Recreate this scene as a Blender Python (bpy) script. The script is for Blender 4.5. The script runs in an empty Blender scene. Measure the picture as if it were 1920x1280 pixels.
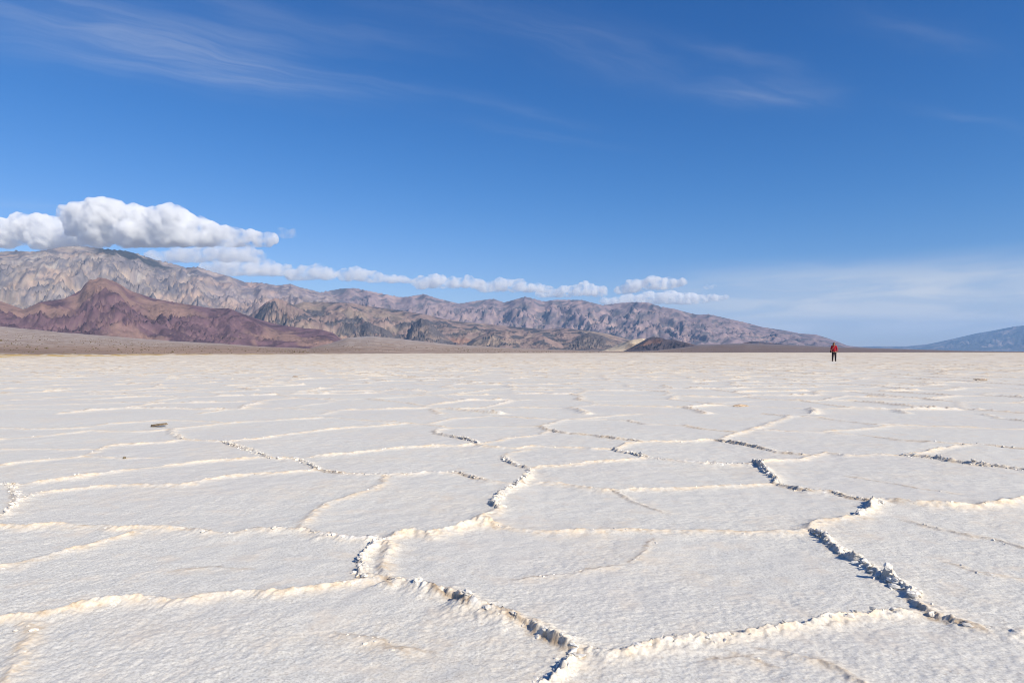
import bpy, math, random
import numpy as np
from mathutils import Vector

# ------------------------------------------------------------------ camera, sky, sun, exposure
sc = bpy.context.scene
COL = sc.collection
CAM_H = 0.87
FPX = 1280.0                       # focal length in pixels of a 1920 px wide picture (24 mm lens)
HORIZON = 659.6                    # picture row of the true horizon (1280 px high picture)
PITCH = math.atan((HORIZON - 640.0) / FPX)
SUN_EL = math.radians(34.0)
SUN_AZ = math.radians(131.0)       # clockwise from the viewing direction: right and a little behind
SUN_DIR = np.array([math.sin(SUN_AZ) * math.cos(SUN_EL), math.cos(SUN_AZ) * math.cos(SUN_EL), math.sin(SUN_EL)])

cam_d = bpy.data.cameras.new('camera')
cam = bpy.data.objects.new('camera', cam_d)
COL.objects.link(cam)
cam.location = (0, 0, CAM_H)
cam.rotation_euler = (math.pi / 2 + PITCH, 0, 0)
cam_d.sensor_width = 36.0
cam_d.lens = 24.0
cam_d.clip_start = 0.05
cam_d.clip_end = 400000.0
sc.camera = cam

sc.view_settings.view_transform = 'Standard'
sc.view_settings.look = 'None'
sc.view_settings.exposure = 0.30
sc.view_settings.gamma = 1.0
sc.view_settings.use_curve_mapping = False
sc.render.engine = 'CYCLES'
cy = sc.cycles
cy.max_bounces = 14
cy.diffuse_bounces = 3
cy.volume_bounces = 12
cy.use_denoising = True
cy.volume_max_steps = 256
cy.pixel_filter_type = 'BLACKMAN_HARRIS'
cy.filter_width = 1.05

world = bpy.data.worlds.new('World')
sc.world = world
world.use_nodes = True
wn, wl = world.node_tree.nodes, world.node_tree.links


class NT:
    """small helper to write node trees"""
    def __init__(self, tree):
        self.n, self.l = tree.nodes, tree.links

    def put(self, sock, v):
        if hasattr(v, 'is_output') or isinstance(v, bpy.types.NodeSocket):
            self.l.new(v, sock)
        else:
            sock.default_value = v

    def math(self, op, a, b=0.0, c=None, clamp=False):
        m = self.n.new('ShaderNodeMath'); m.operation = op; m.use_clamp = clamp
        self.put(m.inputs[0], a); self.put(m.inputs[1], b)
        if c is not None:
            self.put(m.inputs[2], c)
        return m.outputs[0]

    def noise(self, vec, scale, detail=4.0, rough=0.55, dist=0.0):
        t = self.n.new('ShaderNodeTexNoise')
        self.put(t.inputs['Vector'], vec)
        t.inputs['Scale'].default_value = scale
        t.inputs['Detail'].default_value = detail
        t.inputs['Roughness'].default_value = rough
        t.inputs['Distortion'].default_value = dist
        return t.outputs[0]

    def ramp(self, fac, stops):
        r = self.n.new('ShaderNodeValToRGB')
        while len(r.color_ramp.elements) < len(stops):
            r.color_ramp.elements.new(0.5)
        for e, (p, c) in zip(r.color_ramp.elements, stops):
            e.position = p
            e.color = c if len(c) == 4 else (c[0], c[1], c[2], 1)
        self.put(r.inputs[0], fac)
        return r.outputs[0]

    def mix(self, fac, a, b, mode='MIX'):
        m = self.n.new('ShaderNodeMix'); m.data_type = 'RGBA'; m.blend_type = mode
        self.put(m.inputs[0], fac)
        for s, v in ((m.inputs[6], a), (m.inputs[7], b)):
            self.put(s, v if not isinstance(v, tuple) or len(v) == 4 else (v[0], v[1], v[2], 1))
        return m.outputs[2]

    def maprange(self, v, a, b, c=0.0, d=1.0, smooth=True):
        m = self.n.new('ShaderNodeMapRange')
        m.interpolation_type = 'SMOOTHSTEP' if smooth else 'LINEAR'
        self.put(m.inputs[0], v)
        for i, x in enumerate((a, b, c, d)):
            m.inputs[i + 1].default_value = x
        return m.outputs[0]

    def attr(self, name):
        a = self.n.new('ShaderNodeAttribute'); a.attribute_name = name
        return a


# sky: clear desert blue with thin cirrus in a layer high above
W = NT(world.node_tree)
wn.clear()
wout = wn.new('ShaderNodeOutputWorld')
wbg = wn.new('ShaderNodeBackground')
SKY_STRENGTH = 0.083
wbg.inputs[1].default_value = SKY_STRENGTH
wl.new(wbg.outputs[0], wout.inputs[0])
sky = wn.new('ShaderNodeTexSky')
sky.sky_type = 'NISHITA'
sky.sun_disc = False
sky.sun_elevation = SUN_EL
sky.sun_rotation = SUN_AZ
sky.altitude = 0.0
sky.air_density = 1.0
sky.dust_density = 0.0
sky.ozone_density = 10.0
tc = wn.new('ShaderNodeTexCoord')
sep = wn.new('ShaderNodeSeparateXYZ')
wl.new(tc.outputs['Generated'], sep.inputs[0])
zc = W.math('MAXIMUM', sep.outputs[2], 0.02)
pu = W.math('DIVIDE', sep.outputs[0], zc)
pv = W.math('DIVIDE', sep.outputs[1], zc)
# wind direction of the streaks in the layer
ca, sa = math.cos(math.radians(29)), math.sin(math.radians(29))
su = W.math('ADD', W.math('MULTIPLY', pu, ca), W.math('MULTIPLY', pv, sa))
sv = W.math('SUBTRACT', W.math('MULTIPLY', pv, ca), W.math('MULTIPLY', pu, sa))


def comb(a, b, c=0.0):
    m = wn.new('ShaderNodeCombineXYZ')
    W.put(m.inputs[0], a); W.put(m.inputs[1], b); W.put(m.inputs[2], c)
    return m.outputs[0]


warp = W.noise(comb(W.math('MULTIPLY', su, 0.9), sv), 1.6, 3.0)
svw = W.math('ADD', sv, W.math('MULTIPLY', W.math('SUBTRACT', warp, 0.5), 0.4))
fib = W.noise(comb(W.math('MULTIPLY', su, 0.9), W.math('MULTIPLY', svw, 5.0)), 1.5, 9.0, 0.62, 0.25)
soft = W.noise(comb(W.math('MULTIPLY', su, 0.5), W.math('MULTIPLY', sv, 1.2), 3.3), 1.0, 4.0, 0.5)


def layer_uv(px, py):
    """picture position -> place in the cirrus layer (streak axes)"""
    x, y, z = (px - 960) / FPX, 1.0, (HORIZON - py) / FPX
    u, v = x / z, y / z
    return u * ca + v * sa, v * ca - u * sa


def patch(px, py, lu, lv, amp):
    cu, cv = layer_uv(px, py)
    a = W.math('POWER', W.math('DIVIDE', W.math('SUBTRACT', su, cu), lu), 2.0)
    b = W.math('POWER', W.math('DIVIDE', W.math('SUBTRACT', svw, cv), lv), 2.0)
    return W.math('MULTIPLY', W.math('EXPONENT', W.math('MULTIPLY', W.math('ADD', a, b), -1.0)), amp)


CIRRUS = ((130, 60, 0.45, 0.26, 0.75), (300, 75, 0.40, 0.24, 0.6), (490, 135, 0.38, 0.18, 0.85), (480, 65, 0.16, 0.05, 0.5), (560, 40, 0.4, 0.10, 0.45), (30, 55, 0.12, 0.07, 0.6),
          (1040, 70, 0.55, 0.16, 0.5), (1430, 172, 0.24, 0.13, 0.8), (1500, 190, 0.20, 0.12, 0.2), (1390, 95, 0.25, 0.06, 0.4),
          (1830, 220, 0.35, 0.05, 0.4), (1740, 60, 0.3, 0.08, 0.32), (900, 190, 0.5, 0.07, 0.3), (1000, 250, 0.4, 0.06, 0.3),
          (50, 385, 0.5, 0.18, 0.5))
tot = None
for pc in CIRRUS:
    v = patch(*pc)
    tot = v if tot is None else W.math('ADD', tot, v)
fibm = W.maprange(fib, 0.34, 0.72)
cir = W.math('MULTIPLY', W.math('MULTIPLY', tot, W.math('ADD', W.math('MULTIPLY', fibm, 0.72), 0.28)), 0.19)
# thin cirrostratus veil low over the north end of the valley
el = W.math('ARCSINE', sep.outputs[2])
az = W.math('ARCTAN2', sep.outputs[0], sep.outputs[1])
va = W.maprange(az, 0.10, 0.42)
ve = W.math('MULTIPLY', W.maprange(el, 0.012, 0.035), W.maprange(el, 0.07, 0.135, 1.0, 0.0))
vfib = W.noise(comb(W.math('MULTIPLY', az, 3.0), W.math('MULTIPLY', el, 20.0)), 2.2, 5.0, 0.55, 0.5)
veil = W.math('MULTIPLY', W.math('MULTIPLY', va, ve), W.maprange(vfib, 0.32, 0.64, 0.42, 1.0))
cover = W.math('ADD', cir, veil, clamp=True)
# deep desert blue as a polarised lens sees it: the same curve over the whole sky
cs = wn.new('ShaderNodeSeparateColor'); wl.new(sky.outputs[0], cs.inputs[0])
rq = W.math('MULTIPLY', W.math('POWER', W.math('MULTIPLY', cs.outputs[0], 0.1), 2.6), 21.0)
rr_ = W.math('MULTIPLY', W.math('DIVIDE', rq, W.math('ADD', 1.0, W.math('MULTIPLY', rq, 1.3))), 10.0)
gg_ = W.math('MULTIPLY', W.math('POWER', W.math('MULTIPLY', cs.outputs[1], 0.1), 1.3), 14.0)
bb_ = W.math('MULTIPLY', cs.outputs[2], 1.14)
cc = wn.new('ShaderNodeCombineColor')
for i_, q_ in enumerate((rr_, gg_, bb_)):
    wl.new(q_, cc.inputs[i_])
skyc = W.mix(cover, cc.outputs[0], (7.3, 7.5, 7.7))
wl.new(skyc, wbg.inputs[0])

sun_d = bpy.data.lights.new('sun', 'SUN')
sun_d.energy = 5.0
sun_d.angle = math.radians(0.53)
sun_d.color = (1.0, 0.92, 0.77)
sun = bpy.data.objects.new('sun', sun_d)
COL.objects.link(sun)
sun.rotation_euler = (Vector(-SUN_DIR)).to_track_quat('-Z', 'Y').to_euler()


# ------------------------------------------------------------------ helpers
def ray(px, py):
    x, y, z = (px - 960.0) / FPX, 1.0, -(py - 640.0) / FPX
    c, s = math.cos(PITCH), math.sin(PITCH)
    return np.array([x, y * c - z * s, y * s + z * c])


def ground(px, py, z=0.0):
    d = ray(px, py)
    t = (z - CAM_H) / d[2]
    return d[0] * t, d[1] * t


def px_az_tan(px, py):
    d = ray(px, py)
    return math.atan2(d[0], d[1]), d[2] / math.hypot(d[0], d[1])


def hsh(ix, iy, seed):
    h = (ix.astype(np.int64) * 374761393 + iy.astype(np.int64) * 668265263 + seed * 1442695041) & 0xFFFFFFFF
    h = ((h ^ (h >> 13)) * 1274126177) & 0xFFFFFFFF
    h = ((h ^ (h >> 15)) * 2246822519) & 0xFFFFFFFF
    return h ^ (h >> 16)


def rnd(ix, iy, seed):
    return hsh(ix, iy, seed).astype(np.float64) / 4294967296.0


def noise2(x, y, seed=0):
    xi, yi = np.floor(x), np.floor(y)
    fx, fy = x - xi, y - yi
    ix, iy = xi.astype(np.int64), yi.astype(np.int64)
    u = fx * fx * fx * (fx * (fx * 6 - 15) + 10)
    v = fy * fy * fy * (fy * (fy * 6 - 15) + 10)

    def g(dx, dy):
        a = rnd(ix + dx, iy + dy, seed) * 2 * math.pi
        return np.cos(a) * (fx - dx) + np.sin(a) * (fy - dy)
    a = g(0, 0); b = g(1, 0); c = g(0, 1); d = g(1, 1)
    return ((a + (b - a) * u) + ((c + (d - c) * u) - (a + (b - a) * u)) * v) * 1.4


def fbm(x, y, oct=4, seed=0, gain=0.5):
    r, a, f = 0.0, 1.0, 1.0
    for o in range(oct):
        r = r + a * noise2(x * f + o * 17.3, y * f - o * 9.1, seed + o)
        a *= gain; f *= 2.03
    return r


def ridged(x, y, oct=4, seed=0, gain=0.5):
    r, a, f, tot_ = 0.0, 1.0, 1.0, 0.0
    for o in range(oct):
        n = 1.0 - np.abs(noise2(x * f + o * 5.7, y * f + o * 3.1, seed + o)) * 1.6
        r = r + a * n * n; tot_ += a
        a *= gain; f *= 2.1
    return r / tot_


def sstep(a, b, x):
    t = np.clip((x - a) / (b - a), 0, 1)
    return t * t * (3 - 2 * t)


def mesh_from(name, verts, faces, smooth=True, attrs=None, normals=None):
    """verts (n,3), faces (m,k) all quads or all triangles"""
    me = bpy.data.meshes.new(name)
    n, m, k = len(verts), len(faces), faces.shape[1]
    me.vertices.add(n)
    me.vertices.foreach_set('co', np.ascontiguousarray(verts, dtype=np.float32).ravel())
    me.loops.add(m * k)
    me.loops.foreach_set('vertex_index', np.ascontiguousarray(faces, dtype=np.int32).ravel())
    me.polygons.add(m)
    me.polygons.foreach_set('loop_start', np.arange(0, m * k, k, dtype=np.int32))
    me.update(calc_edges=True)
    if not smooth:
        me.polygons.foreach_set('use_smooth', np.zeros(m, dtype=bool))
    for an, av in (attrs or {}).items():
        if av.ndim == 1:
            a = me.attributes.new(an, 'FLOAT', 'POINT')
            a.data.foreach_set('value', np.ascontiguousarray(av, dtype=np.float32))
        else:
            a = me.attributes.new(an, 'FLOAT_COLOR', 'POINT')
            c = np.ones((n, 4), dtype=np.float32); c[:, :3] = av
            a.data.foreach_set('color', c.ravel())
    if normals is not None:
        me.normals_split_custom_set_from_vertices(np.ascontiguousarray(normals, dtype=np.float32))
    return me


def obj(name, me, mat=None, parent=None, kind=None, label=None, cat=None, group=None):
    o = bpy.data.objects.new(name, me)
    COL.objects.link(o)
    if mat is not None and me is not None:
        me.materials.append(mat)
    if parent is not None:
        o.parent = parent
    for k, v in (('kind', kind), ('label', label), ('category', cat), ('group', group)):
        if v:
            o[k] = v
    return o


def new_mat(name, rough=0.9):
    m = bpy.data.materials.new(name)
    m.use_nodes = True
    b = m.node_tree.nodes['Principled BSDF']
    b.inputs['Roughness'].default_value = rough
    b.inputs['Specular IOR Level'].default_value = 0.25
    return m, NT(m.node_tree), b


def plain_mat(name, col, rough=0.85, vary=0.15, scale=20.0, bump=0.0):
    m, T, b = new_mat(name, rough)
    g = T.n.new('ShaderNodeNewGeometry')
    n = T.noise(g.outputs['Position'], scale, 5.0)
    lo = tuple(c * (1 - vary) for c in col); hi = tuple(min(1, c * (1 + vary)) for c in col)
    T.l.new(T.ramp(n, ((0.3, lo), (0.7, hi))), b.inputs['Base Color'])
    if bump:
        bp = T.n.new('ShaderNodeBump'); bp.inputs['Distance'].default_value = bump
        T.l.new(n, bp.inputs['Height']); T.l.new(bp.outputs[0], b.inputs['Normal'])
    return m


# ------------------------------------------------------------------ materials of the ground
def salt_material():
    m, T, b = new_mat('salt_crust', 0.8)
    g = T.n.new('ShaderNodeNewGeometry')
    P = g.outputs['Position']
    stain = T.attr('stain').outputs['Fac']
    white = T.attr('fresh').outputs['Fac']
    silt = T.attr('silt').outputs['Fac']
    big = T.noise(P, 0.55, 4.0)
    mid = T.noise(P, 6.0, 6.0, 0.6)
    fine = T.noise(P, 130.0, 5.0, 0.75)
    grit = T.noise(P, 55.0, 3.0, 0.6)
    base = T.ramp(fine, ((0.36, (0.46, 0.435, 0.39)), (0.5, (0.665, 0.637, 0.573)), (0.64, (0.79, 0.765, 0.70))))
    base = T.mix(T.maprange(mid, 0.50, 0.72, 0.0, 0.6), base, (0.70, 0.61, 0.50))
    base = T.mix(T.maprange(big, 0.4, 0.7, 0.0, 0.45), base, (0.60, 0.565, 0.525))
    sn = T.math('MULTIPLY', stain, T.maprange(T.noise(P, 11.0, 6.0, 0.7), 0.36, 0.60, 0.15, 1.05))
    cream = T.ramp(T.noise(P, 26.0, 5.0, 0.7), ((0.28, (0.50, 0.36, 0.22)), (0.45, (0.73, 0.60, 0.44)), (0.7, (0.82, 0.74, 0.62))))
    colr = T.mix(T.math('MINIMUM', sn, 1.0), base, cream)
    colr = T.mix(white, colr, (0.86, 0.85, 0.84))
    colr = T.mix(T.math('MULTIPLY', silt, T.maprange(T.noise(P, 34.0, 4.0, 0.7), 0.33, 0.60, 0.15, 0.95)), colr, (0.40, 0.295, 0.195))
    # scattered brown specks of silt
    spk = T.maprange(grit, 0.655, 0.72, 0.0, 0.45)
    colr = T.mix(spk, colr, (0.40, 0.31, 0.23))
    T.l.new(colr, b.inputs['Base Color'])
    h = T.math('ADD', T.math('MULTIPLY', T.noise(P, 110.0, 5.0, 0.7), 1.0), T.math('MULTIPLY', T.noise(P, 300.0, 3.0, 0.6), 0.35))
    bp = T.n.new('ShaderNodeBump')
    bp.inputs['Strength'].default_value = 0.6
    bp.inputs['Distance'].default_value = 0.0028
    T.l.new(h, bp.inputs['Height'])
    T.l.new(bp.outputs[0], b.inputs['Normal'])
    return m


SALT = salt_material()


def rock_material(name, grain_km=0.35, bump_m=35.0):
    """rock and scree: colour from the 'rock' attribute (kinds of rock), fine mottling on top; position in metres"""
    m, T, b = new_mat(name, 0.95)
    b.inputs['Specular IOR Level'].default_value = 0.05
    g = T.n.new('ShaderNodeNewGeometry')
    P = g.outputs['Position']
    c = T.attr('rock').outputs['Color']
    n = T.noise(P, 1.0 / (grain_km * 1000), 7.0, 0.68)
    f = T.ramp(n, ((0.3, (0.78, 0.79, 0.81)), (0.5, (1.12, 1.12, 1.12)), (0.72, (1.50, 1.46, 1.40))))
    T.l.new(T.mix(1.0, c, f, 'MULTIPLY'), b.inputs['Base Color'])
    if bump_m:
        bp = T.n.new('ShaderNodeBump')
        bp.inputs['Strength'].default_value = 0.8
        bp.inputs['Distance'].default_value = bump_m
        T.l.new(T.noise(P, 1.0 / (grain_km * 600), 8.0, 0.62), bp.inputs['Height'])
        T.l.new(bp.outputs[0], b.inputs['Normal'])
    return m


# ------------------------------------------------------------------ mountains and fans
def erode(u, v, h, freq, strength, octs=5, slope_ref=0.5, seed=3, branch=1.2):
    """gullies that run down the slope: phase stripes along the fall line, octave by octave"""
    du, dv = u[1, :] - u[0, :], v[:, 1] - v[:, 0] if False else None
    gu = np.gradient(h, axis=1) / np.maximum(np.gradient(u, axis=1), 1e-6)
    gv = np.gradient(h, axis=0) / np.maximum(np.gradient(v, axis=0), 1e-6)
    dx, dy = gu / slope_ref, gv / slope_ref
    mag = np.sqrt(dx * dx + dy * dy) + 1e-6
    lim = np.minimum(mag, 1.0) / mag
    dx, dy = dx * lim, dy * lim
    tot_ = np.zeros_like(h)
    ex = np.zeros_like(h); ey = np.zeros_like(h)
    a, f = 1.0, freq
    for o in range(octs):
        px, py = u * f, v * f
        ix, iy = np.floor(px), np.floor(py)
        fx, fy = px - ix, py - iy
        ix = ix.astype(np.int64); iy = iy.astype(np.int64)
        # direction across the slope
        ax = (dy + ey * branch); ay = -(dx + ex * branch)
        s = np.zeros_like(h); sx = np.zeros_like(h); sy = np.zeros_like(h); wt = np.zeros_like(h)
        for i in range(-2, 2):
            for j in range(-2, 2):
                hx = rnd(ix - i, iy - j, seed + o) * 0.5
                hy = rnd(ix - i, iy - j, seed + 50 + o) * 0.5
                qx, qy = fx + i - hx, fy + j - hy
                w = np.exp(-2 * (qx * qx + qy * qy))
                ph = (qx * ax + qy * ay) * 2 * math.pi
                s += np.cos(ph) * w
                sn = -np.sin(ph) * w
                sx += sn * ax; sy += sn * ay
                wt += w
        s /= wt; sx /= wt; sy /= wt
        tot_ += s * a
        ex += sx * a * 1.0; ey += sy * a * 1.0
        a *= 0.42; f *= 2.0
    return tot_ * strength


def profile_line(pts):
    p = sorted((px_az_tan(x, y) for x, y in pts))
    return np.array([q[0] for q in p]), np.array([q[1] for q in p])


def mountain(name, outline, r_front, r_crest, r_back, ncol, nrow, colour, mat, label, foot=0.0, power=1.2, seed=1,
             gully=(1.6, 0.16), spur=0.30, crest_wander=0.06, scale=1.0, skew=0.0, crag=0.0, tight=5, pad=0.03, rough=0.012):
    """a range as a height field: outline gives the skyline as seen from the valley, distances in km"""
    oa, ot = profile_line(outline)
    az_ = np.linspace(oa[0] - pad, oa[-1] + pad, ncol)
    tgt = np.interp(az_, oa, ot)
    # taper beyond the traced ends
    tgt = tgt * 1.0
    tt = np.concatenate([np.linspace(0, 1.0, int(nrow * 0.72)), np.linspace(1.0, 2.0, nrow - int(nrow * 0.72) + 1)[1:]])
    A, Tm = np.meshgrid(az_, tt)
    rc = r_crest if not callable(r_crest) else r_crest(az_)
    rf = r_front if not callable(r_front) else r_front(az_)
    rb = r_back if not callable(r_back) else r_back(az_)
    rc = rc * (1 + crest_wander * fbm(az_ * 9 + seed, az_ * 0 + seed * 1.7, 3, seed))
    R = np.where(Tm <= 1, rf + (rc - rf) * Tm, rc + (rb - rc) * (Tm - 1))
    rm = np.mean(rc)
    U, V = A * rm, R
    H = tgt * rc
    prof = np.where(Tm <= 1, np.abs(Tm) ** power, np.clip(1 - (Tm - 1) ** 1.1, 0, 1))
    Z = H * prof
    Href = max(np.max(H), 1e-3)
    k_ = scale
    wu = U + 0.45 / k_ * fbm(U * 0.6 * k_, V * 0.6 * k_, 3, seed + 7)
    wv = V + 0.45 / k_ * fbm(U * 0.6 * k_ + 9, V * 0.6 * k_, 3, seed + 8)
    big = ridged((wu + skew * wv) * 0.42 * k_, (wv - 0.4 * skew * wu) * 0.40 * k_, 5, seed + 20, 0.42) - 0.55
    env = np.minimum(H * 1.0, Href) * np.clip(prof * 3.0, 0, 1) * (1 - 0.72 * sstep(0.55, 1.0, prof))
    Z = Z + big * spur * env
    if crag:
        Z = Z + (ridged((wu + 0.5 * skew * wv) * 1.5 * k_, (wv - 0.5 * skew * wu) * 1.5 * k_, 5, seed + 90, 0.55) - 0.5) * crag * env
    er = erode(U, V, Z, gully[0], 1.0, 5, 0.45, seed + 31)
    Z = Z + (er) * gully[1] * env
    Z = Z + fbm(U * 4, V * 4, 4, seed + 60) * rough * env
    # bring the skyline back to the outline
    for it in range(3):
        sky_t = np.max(Z / R, axis=0)
        ratio = np.maximum(tgt, 1e-4) / np.maximum(sky_t, 1e-4)
        k = np.hanning(2 * tight + 1); k /= k.sum()
        ratio = np.convolve(np.pad(ratio, tight, mode='edge'), k, 'valid')
        Z = Z * np.where(Z > 0, np.clip(ratio, 0.2, 3), 1)
    Z = Z + foot - 0.02 * (Tm < 0.02)
    Z[-1, :] = np.minimum(Z[-1, :], foot - 0.05)
    X = R * np.sin(A); Y = R * np.cos(A)
    verts = np.stack([X, Y, Z], -1).reshape(-1, 3) * 1000.0
    idx = np.arange(ncol * len(tt)).reshape(len(tt), ncol)
    faces = np.stack([idx[:-1, :-1], idx[:-1, 1:], idx[1:, 1:], idx[1:, :-1]], -1).reshape(-1, 4)
    # curvature-like measure: above (+) or below (-) the smoothed surface: crests are bare rock, gullies hold pale scree
    zs = Z.copy()
    for _ in range(4):
        zs[1:-1, 1:-1] = (zs[:-2, 1:-1] + zs[2:, 1:-1] + zs[1:-1, :-2] + zs[1:-1, 2:] + zs[1:-1, 1:-1] * 2) / 6
    rel = (Z - zs) / (0.012 * Href)
    col_ = colour(U, V, Z / Href, prof, np.clip(rel, -1.5, 1.5), A)
    me = mesh_from(name, verts, faces, True, {'rock': col_.reshape(-1, 3)})
    return obj(name, me, mat, kind='structure', label=label)


def lerp(a, b, t):
    t = np.asarray(t)[..., None]
    return np.asarray(a) * (1 - t) + np.asarray(b) * t


MAT_MAIN = rock_material('range_rock', 0.40, 16.0)
MAT_RED = rock_material('volcanic_rock', 0.22, 20.0)
MAT_MID = rock_material('foothill_rock', 0.30, 27.0)
MAT_FAR = rock_material('far_rock', 0.8, 20.0)
MAT_FAN = rock_material('fan_gravel', 0.10, 0.0)


def col_main(U, V, hz, prof, rel, A):
    w1 = fbm(U * 0.45 + 3, V * 0.6 + hz * 2.0, 5, 101)
    w2 = fbm(U * 1.1, V * 1.2 + hz * 3, 5, 102)
    w3 = ridged((U + 0.8 * V) * 0.5 + 0.5 * w1, (V - 0.6 * U) * 1.5 - hz * 3, 5, 103)
    w4 = fbm((U + V) * 1.2 + w1, (V - U) * 3.2 + hz * 2, 5, 104)
    c = np.broadcast_to(np.array([0.235, 0.200, 0.190]), hz.shape + (3,))
    c = lerp(c, np.array([0.35, 0.26, 0.205]), sstep(0.05, 0.5, w1 + 0.35 * (0.55 - np.abs(hz - 0.45) * 2)))
    c = lerp(c, np.array([0.125, 0.118, 0.13]), 0.85 * sstep(0.10, 0.45, w2))
    c = lerp(c, np.array([0.105, 0.10, 0.115]), 0.7 * sstep(0.15, 0.4, w4))
    c = lerp(c, np.array([0.33, 0.27, 0.215]), 0.6 * sstep(-0.2, -0.45, w4))
    c = lerp(c, np.array([0.40, 0.36, 0.31]), 0.75 * sstep(0.66, 0.85, w3) * sstep(0.35, 0.6, hz))
    c = lerp(c, np.array([0.40, 0.31, 0.22]), 0.55 * sstep(0.2, 1.2, -rel))
    c = lerp(c, np.array([0.15, 0.13, 0.13]), 0.45 * sstep(0.2, 1.2, rel))
    c = c * lerp(np.array([0.96, 0.95, 0.96]), np.array([0.95, 0.91, 1.0]), sstep(-0.55, -0.30, A))
    # cloud shadow along the high crest, painted into the rock colour
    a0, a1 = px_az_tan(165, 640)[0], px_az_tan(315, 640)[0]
    crest_shade = sstep(a0 - 0.01, a0 + 0.02, A) * sstep(a1 + 0.02, a1 - 0.01, A) * sstep(0.84, 0.90, prof + 0.05 * w2) * sstep(-0.5, 0.1, w1 + w2 + 0.3)
    c = lerp(c, np.array([0.030, 0.034, 0.036]), 0.9 * crest_shade)
    return c


def col_red(U, V, hz, prof, rel, A):
    w1 = fbm(U * 1.1 + 3, V * 0.8, 5, 111)
    w2 = fbm((U + V) * 1.6 + 0.5 * w1, (V - U) * 3.4 + hz * 2, 5, 112)
    c = np.broadcast_to(np.array([0.130, 0.078, 0.092]), hz.shape + (3,))
    c = lerp(c, np.array([0.078, 0.048, 0.060]), sstep(-0.05, 0.3, w2))
    c = lerp(c, np.array([0.225, 0.145, 0.120]), 0.85 * sstep(0.12, 0.5, w1))
    c = lerp(c, np.array([0.21, 0.14, 0.13]), 0.5 * sstep(0.3, 1.3, -rel))
    return c


def col_mid(U, V, hz, prof, rel, A):
    w1 = fbm(U * 0.8 + 7, V * 0.9, 5, 121)
    w2 = fbm((U + V) * 1.3, (V - U) * 2.2 + hz, 5, 122)
    c = np.broadcast_to(np.array([0.215, 0.152, 0.135]), hz.shape + (3,))
    c = lerp(c, np.array([0.070, 0.064, 0.072]), sstep(0.0, 0.2, w2 + 0.15 * rel))
    c = lerp(c, np.array([0.28, 0.21, 0.16]), 0.7 * sstep(0.1, 0.5, w1))
    c = lerp(c, np.array([0.23, 0.105, 0.07]), 0.8 * sstep(0.35, 0.55, fbm(U * 1.3 + 11, V * 1.3, 3, 123)) * sstep(0.35, 0.1, hz))
    c = lerp(c, np.array([0.27, 0.215, 0.17]), 0.5 * sstep(0.2, 1.2, -rel))
    return c


def col_back(U, V, hz, prof, rel, A):
    w1 = fbm(U * 0.7 + 1, V * 0.7 + hz, 5, 131)
    w2 = fbm((U + V) * 0.8 + 4, (V - U) * 2.0 + hz * 2, 5, 132)
    c = np.broadcast_to(np.array([0.215, 0.160, 0.168]), hz.shape + (3,))
    c = lerp(c, np.array([0.28, 0.200, 0.190]), sstep(0.05, 0.5, w1))
    c = lerp(c, np.array([0.105, 0.094, 0.108]), sstep(0.05, 0.35, w2))
    c = lerp(c, np.array([0.32, 0.24, 0.19]), 0.5 * sstep(0.2, 1.2, -rel))
    return c


def col_dark(U, V, hz, prof, rel, A):
    w = fbm(U * 2 + 2, V * 2, 4, 141)
    c = np.broadcast_to(np.array([0.066, 0.052, 0.060]), hz.shape + (3,))
    return lerp(c, np.array([0.16, 0.09, 0.07]), sstep(0.15, 0.6, w))


def col_pale(U, V, hz, prof, rel, A):
    w = fbm(U * 3 + 2, V * 3, 4, 151)
    c = np.broadcast_to(np.array([0.52, 0.41, 0.28]), hz.shape + (3,))
    return lerp(c, np.array([0.30, 0.22, 0.15]), sstep(0.1, 0.6, w))


def col_far(U, V, hz, prof, rel, A):
    w = fbm(U * 0.5, V * 0.5, 5, 161)
    c = np.broadcast_to(np.array([0.062, 0.066, 0.080]), hz.shape + (3,))
    return lerp(c, np.array([0.20, 0.16, 0.15]), sstep(0.0, 0.5, w))


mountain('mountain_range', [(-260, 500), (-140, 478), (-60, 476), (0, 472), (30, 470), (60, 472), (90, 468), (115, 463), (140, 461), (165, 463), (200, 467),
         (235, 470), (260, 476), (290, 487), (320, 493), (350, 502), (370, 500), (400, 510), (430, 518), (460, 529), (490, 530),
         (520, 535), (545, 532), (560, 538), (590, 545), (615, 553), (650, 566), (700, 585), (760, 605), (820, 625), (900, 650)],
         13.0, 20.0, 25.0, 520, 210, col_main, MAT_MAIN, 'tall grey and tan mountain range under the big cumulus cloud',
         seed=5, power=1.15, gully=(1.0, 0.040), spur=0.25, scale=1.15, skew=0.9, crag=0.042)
mountain('volcanic_hills', [(-260, 575), (-120, 552), (-40, 556), (0, 564), (45, 580), (60, 573), (75, 566), (120, 560), (150, 545), (165, 526), (190, 520),
         (215, 527), (245, 545), (290, 560), (330, 567), (400, 578), (430, 578), (460, 590), (490, 600), (520, 608), (545, 612), (570, 615),
         (600, 617), (625, 624), (640, 634), (660, 652)],
         7.2, 9.8, 12.5, 360, 140, col_red, MAT_RED, 'dark purple red volcanic hills below the tall range',
         seed=11, power=1.0, gully=(2.6, 0.052), spur=0.27, scale=2.0, skew=0.8, crag=0.065, tight=4)
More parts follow.
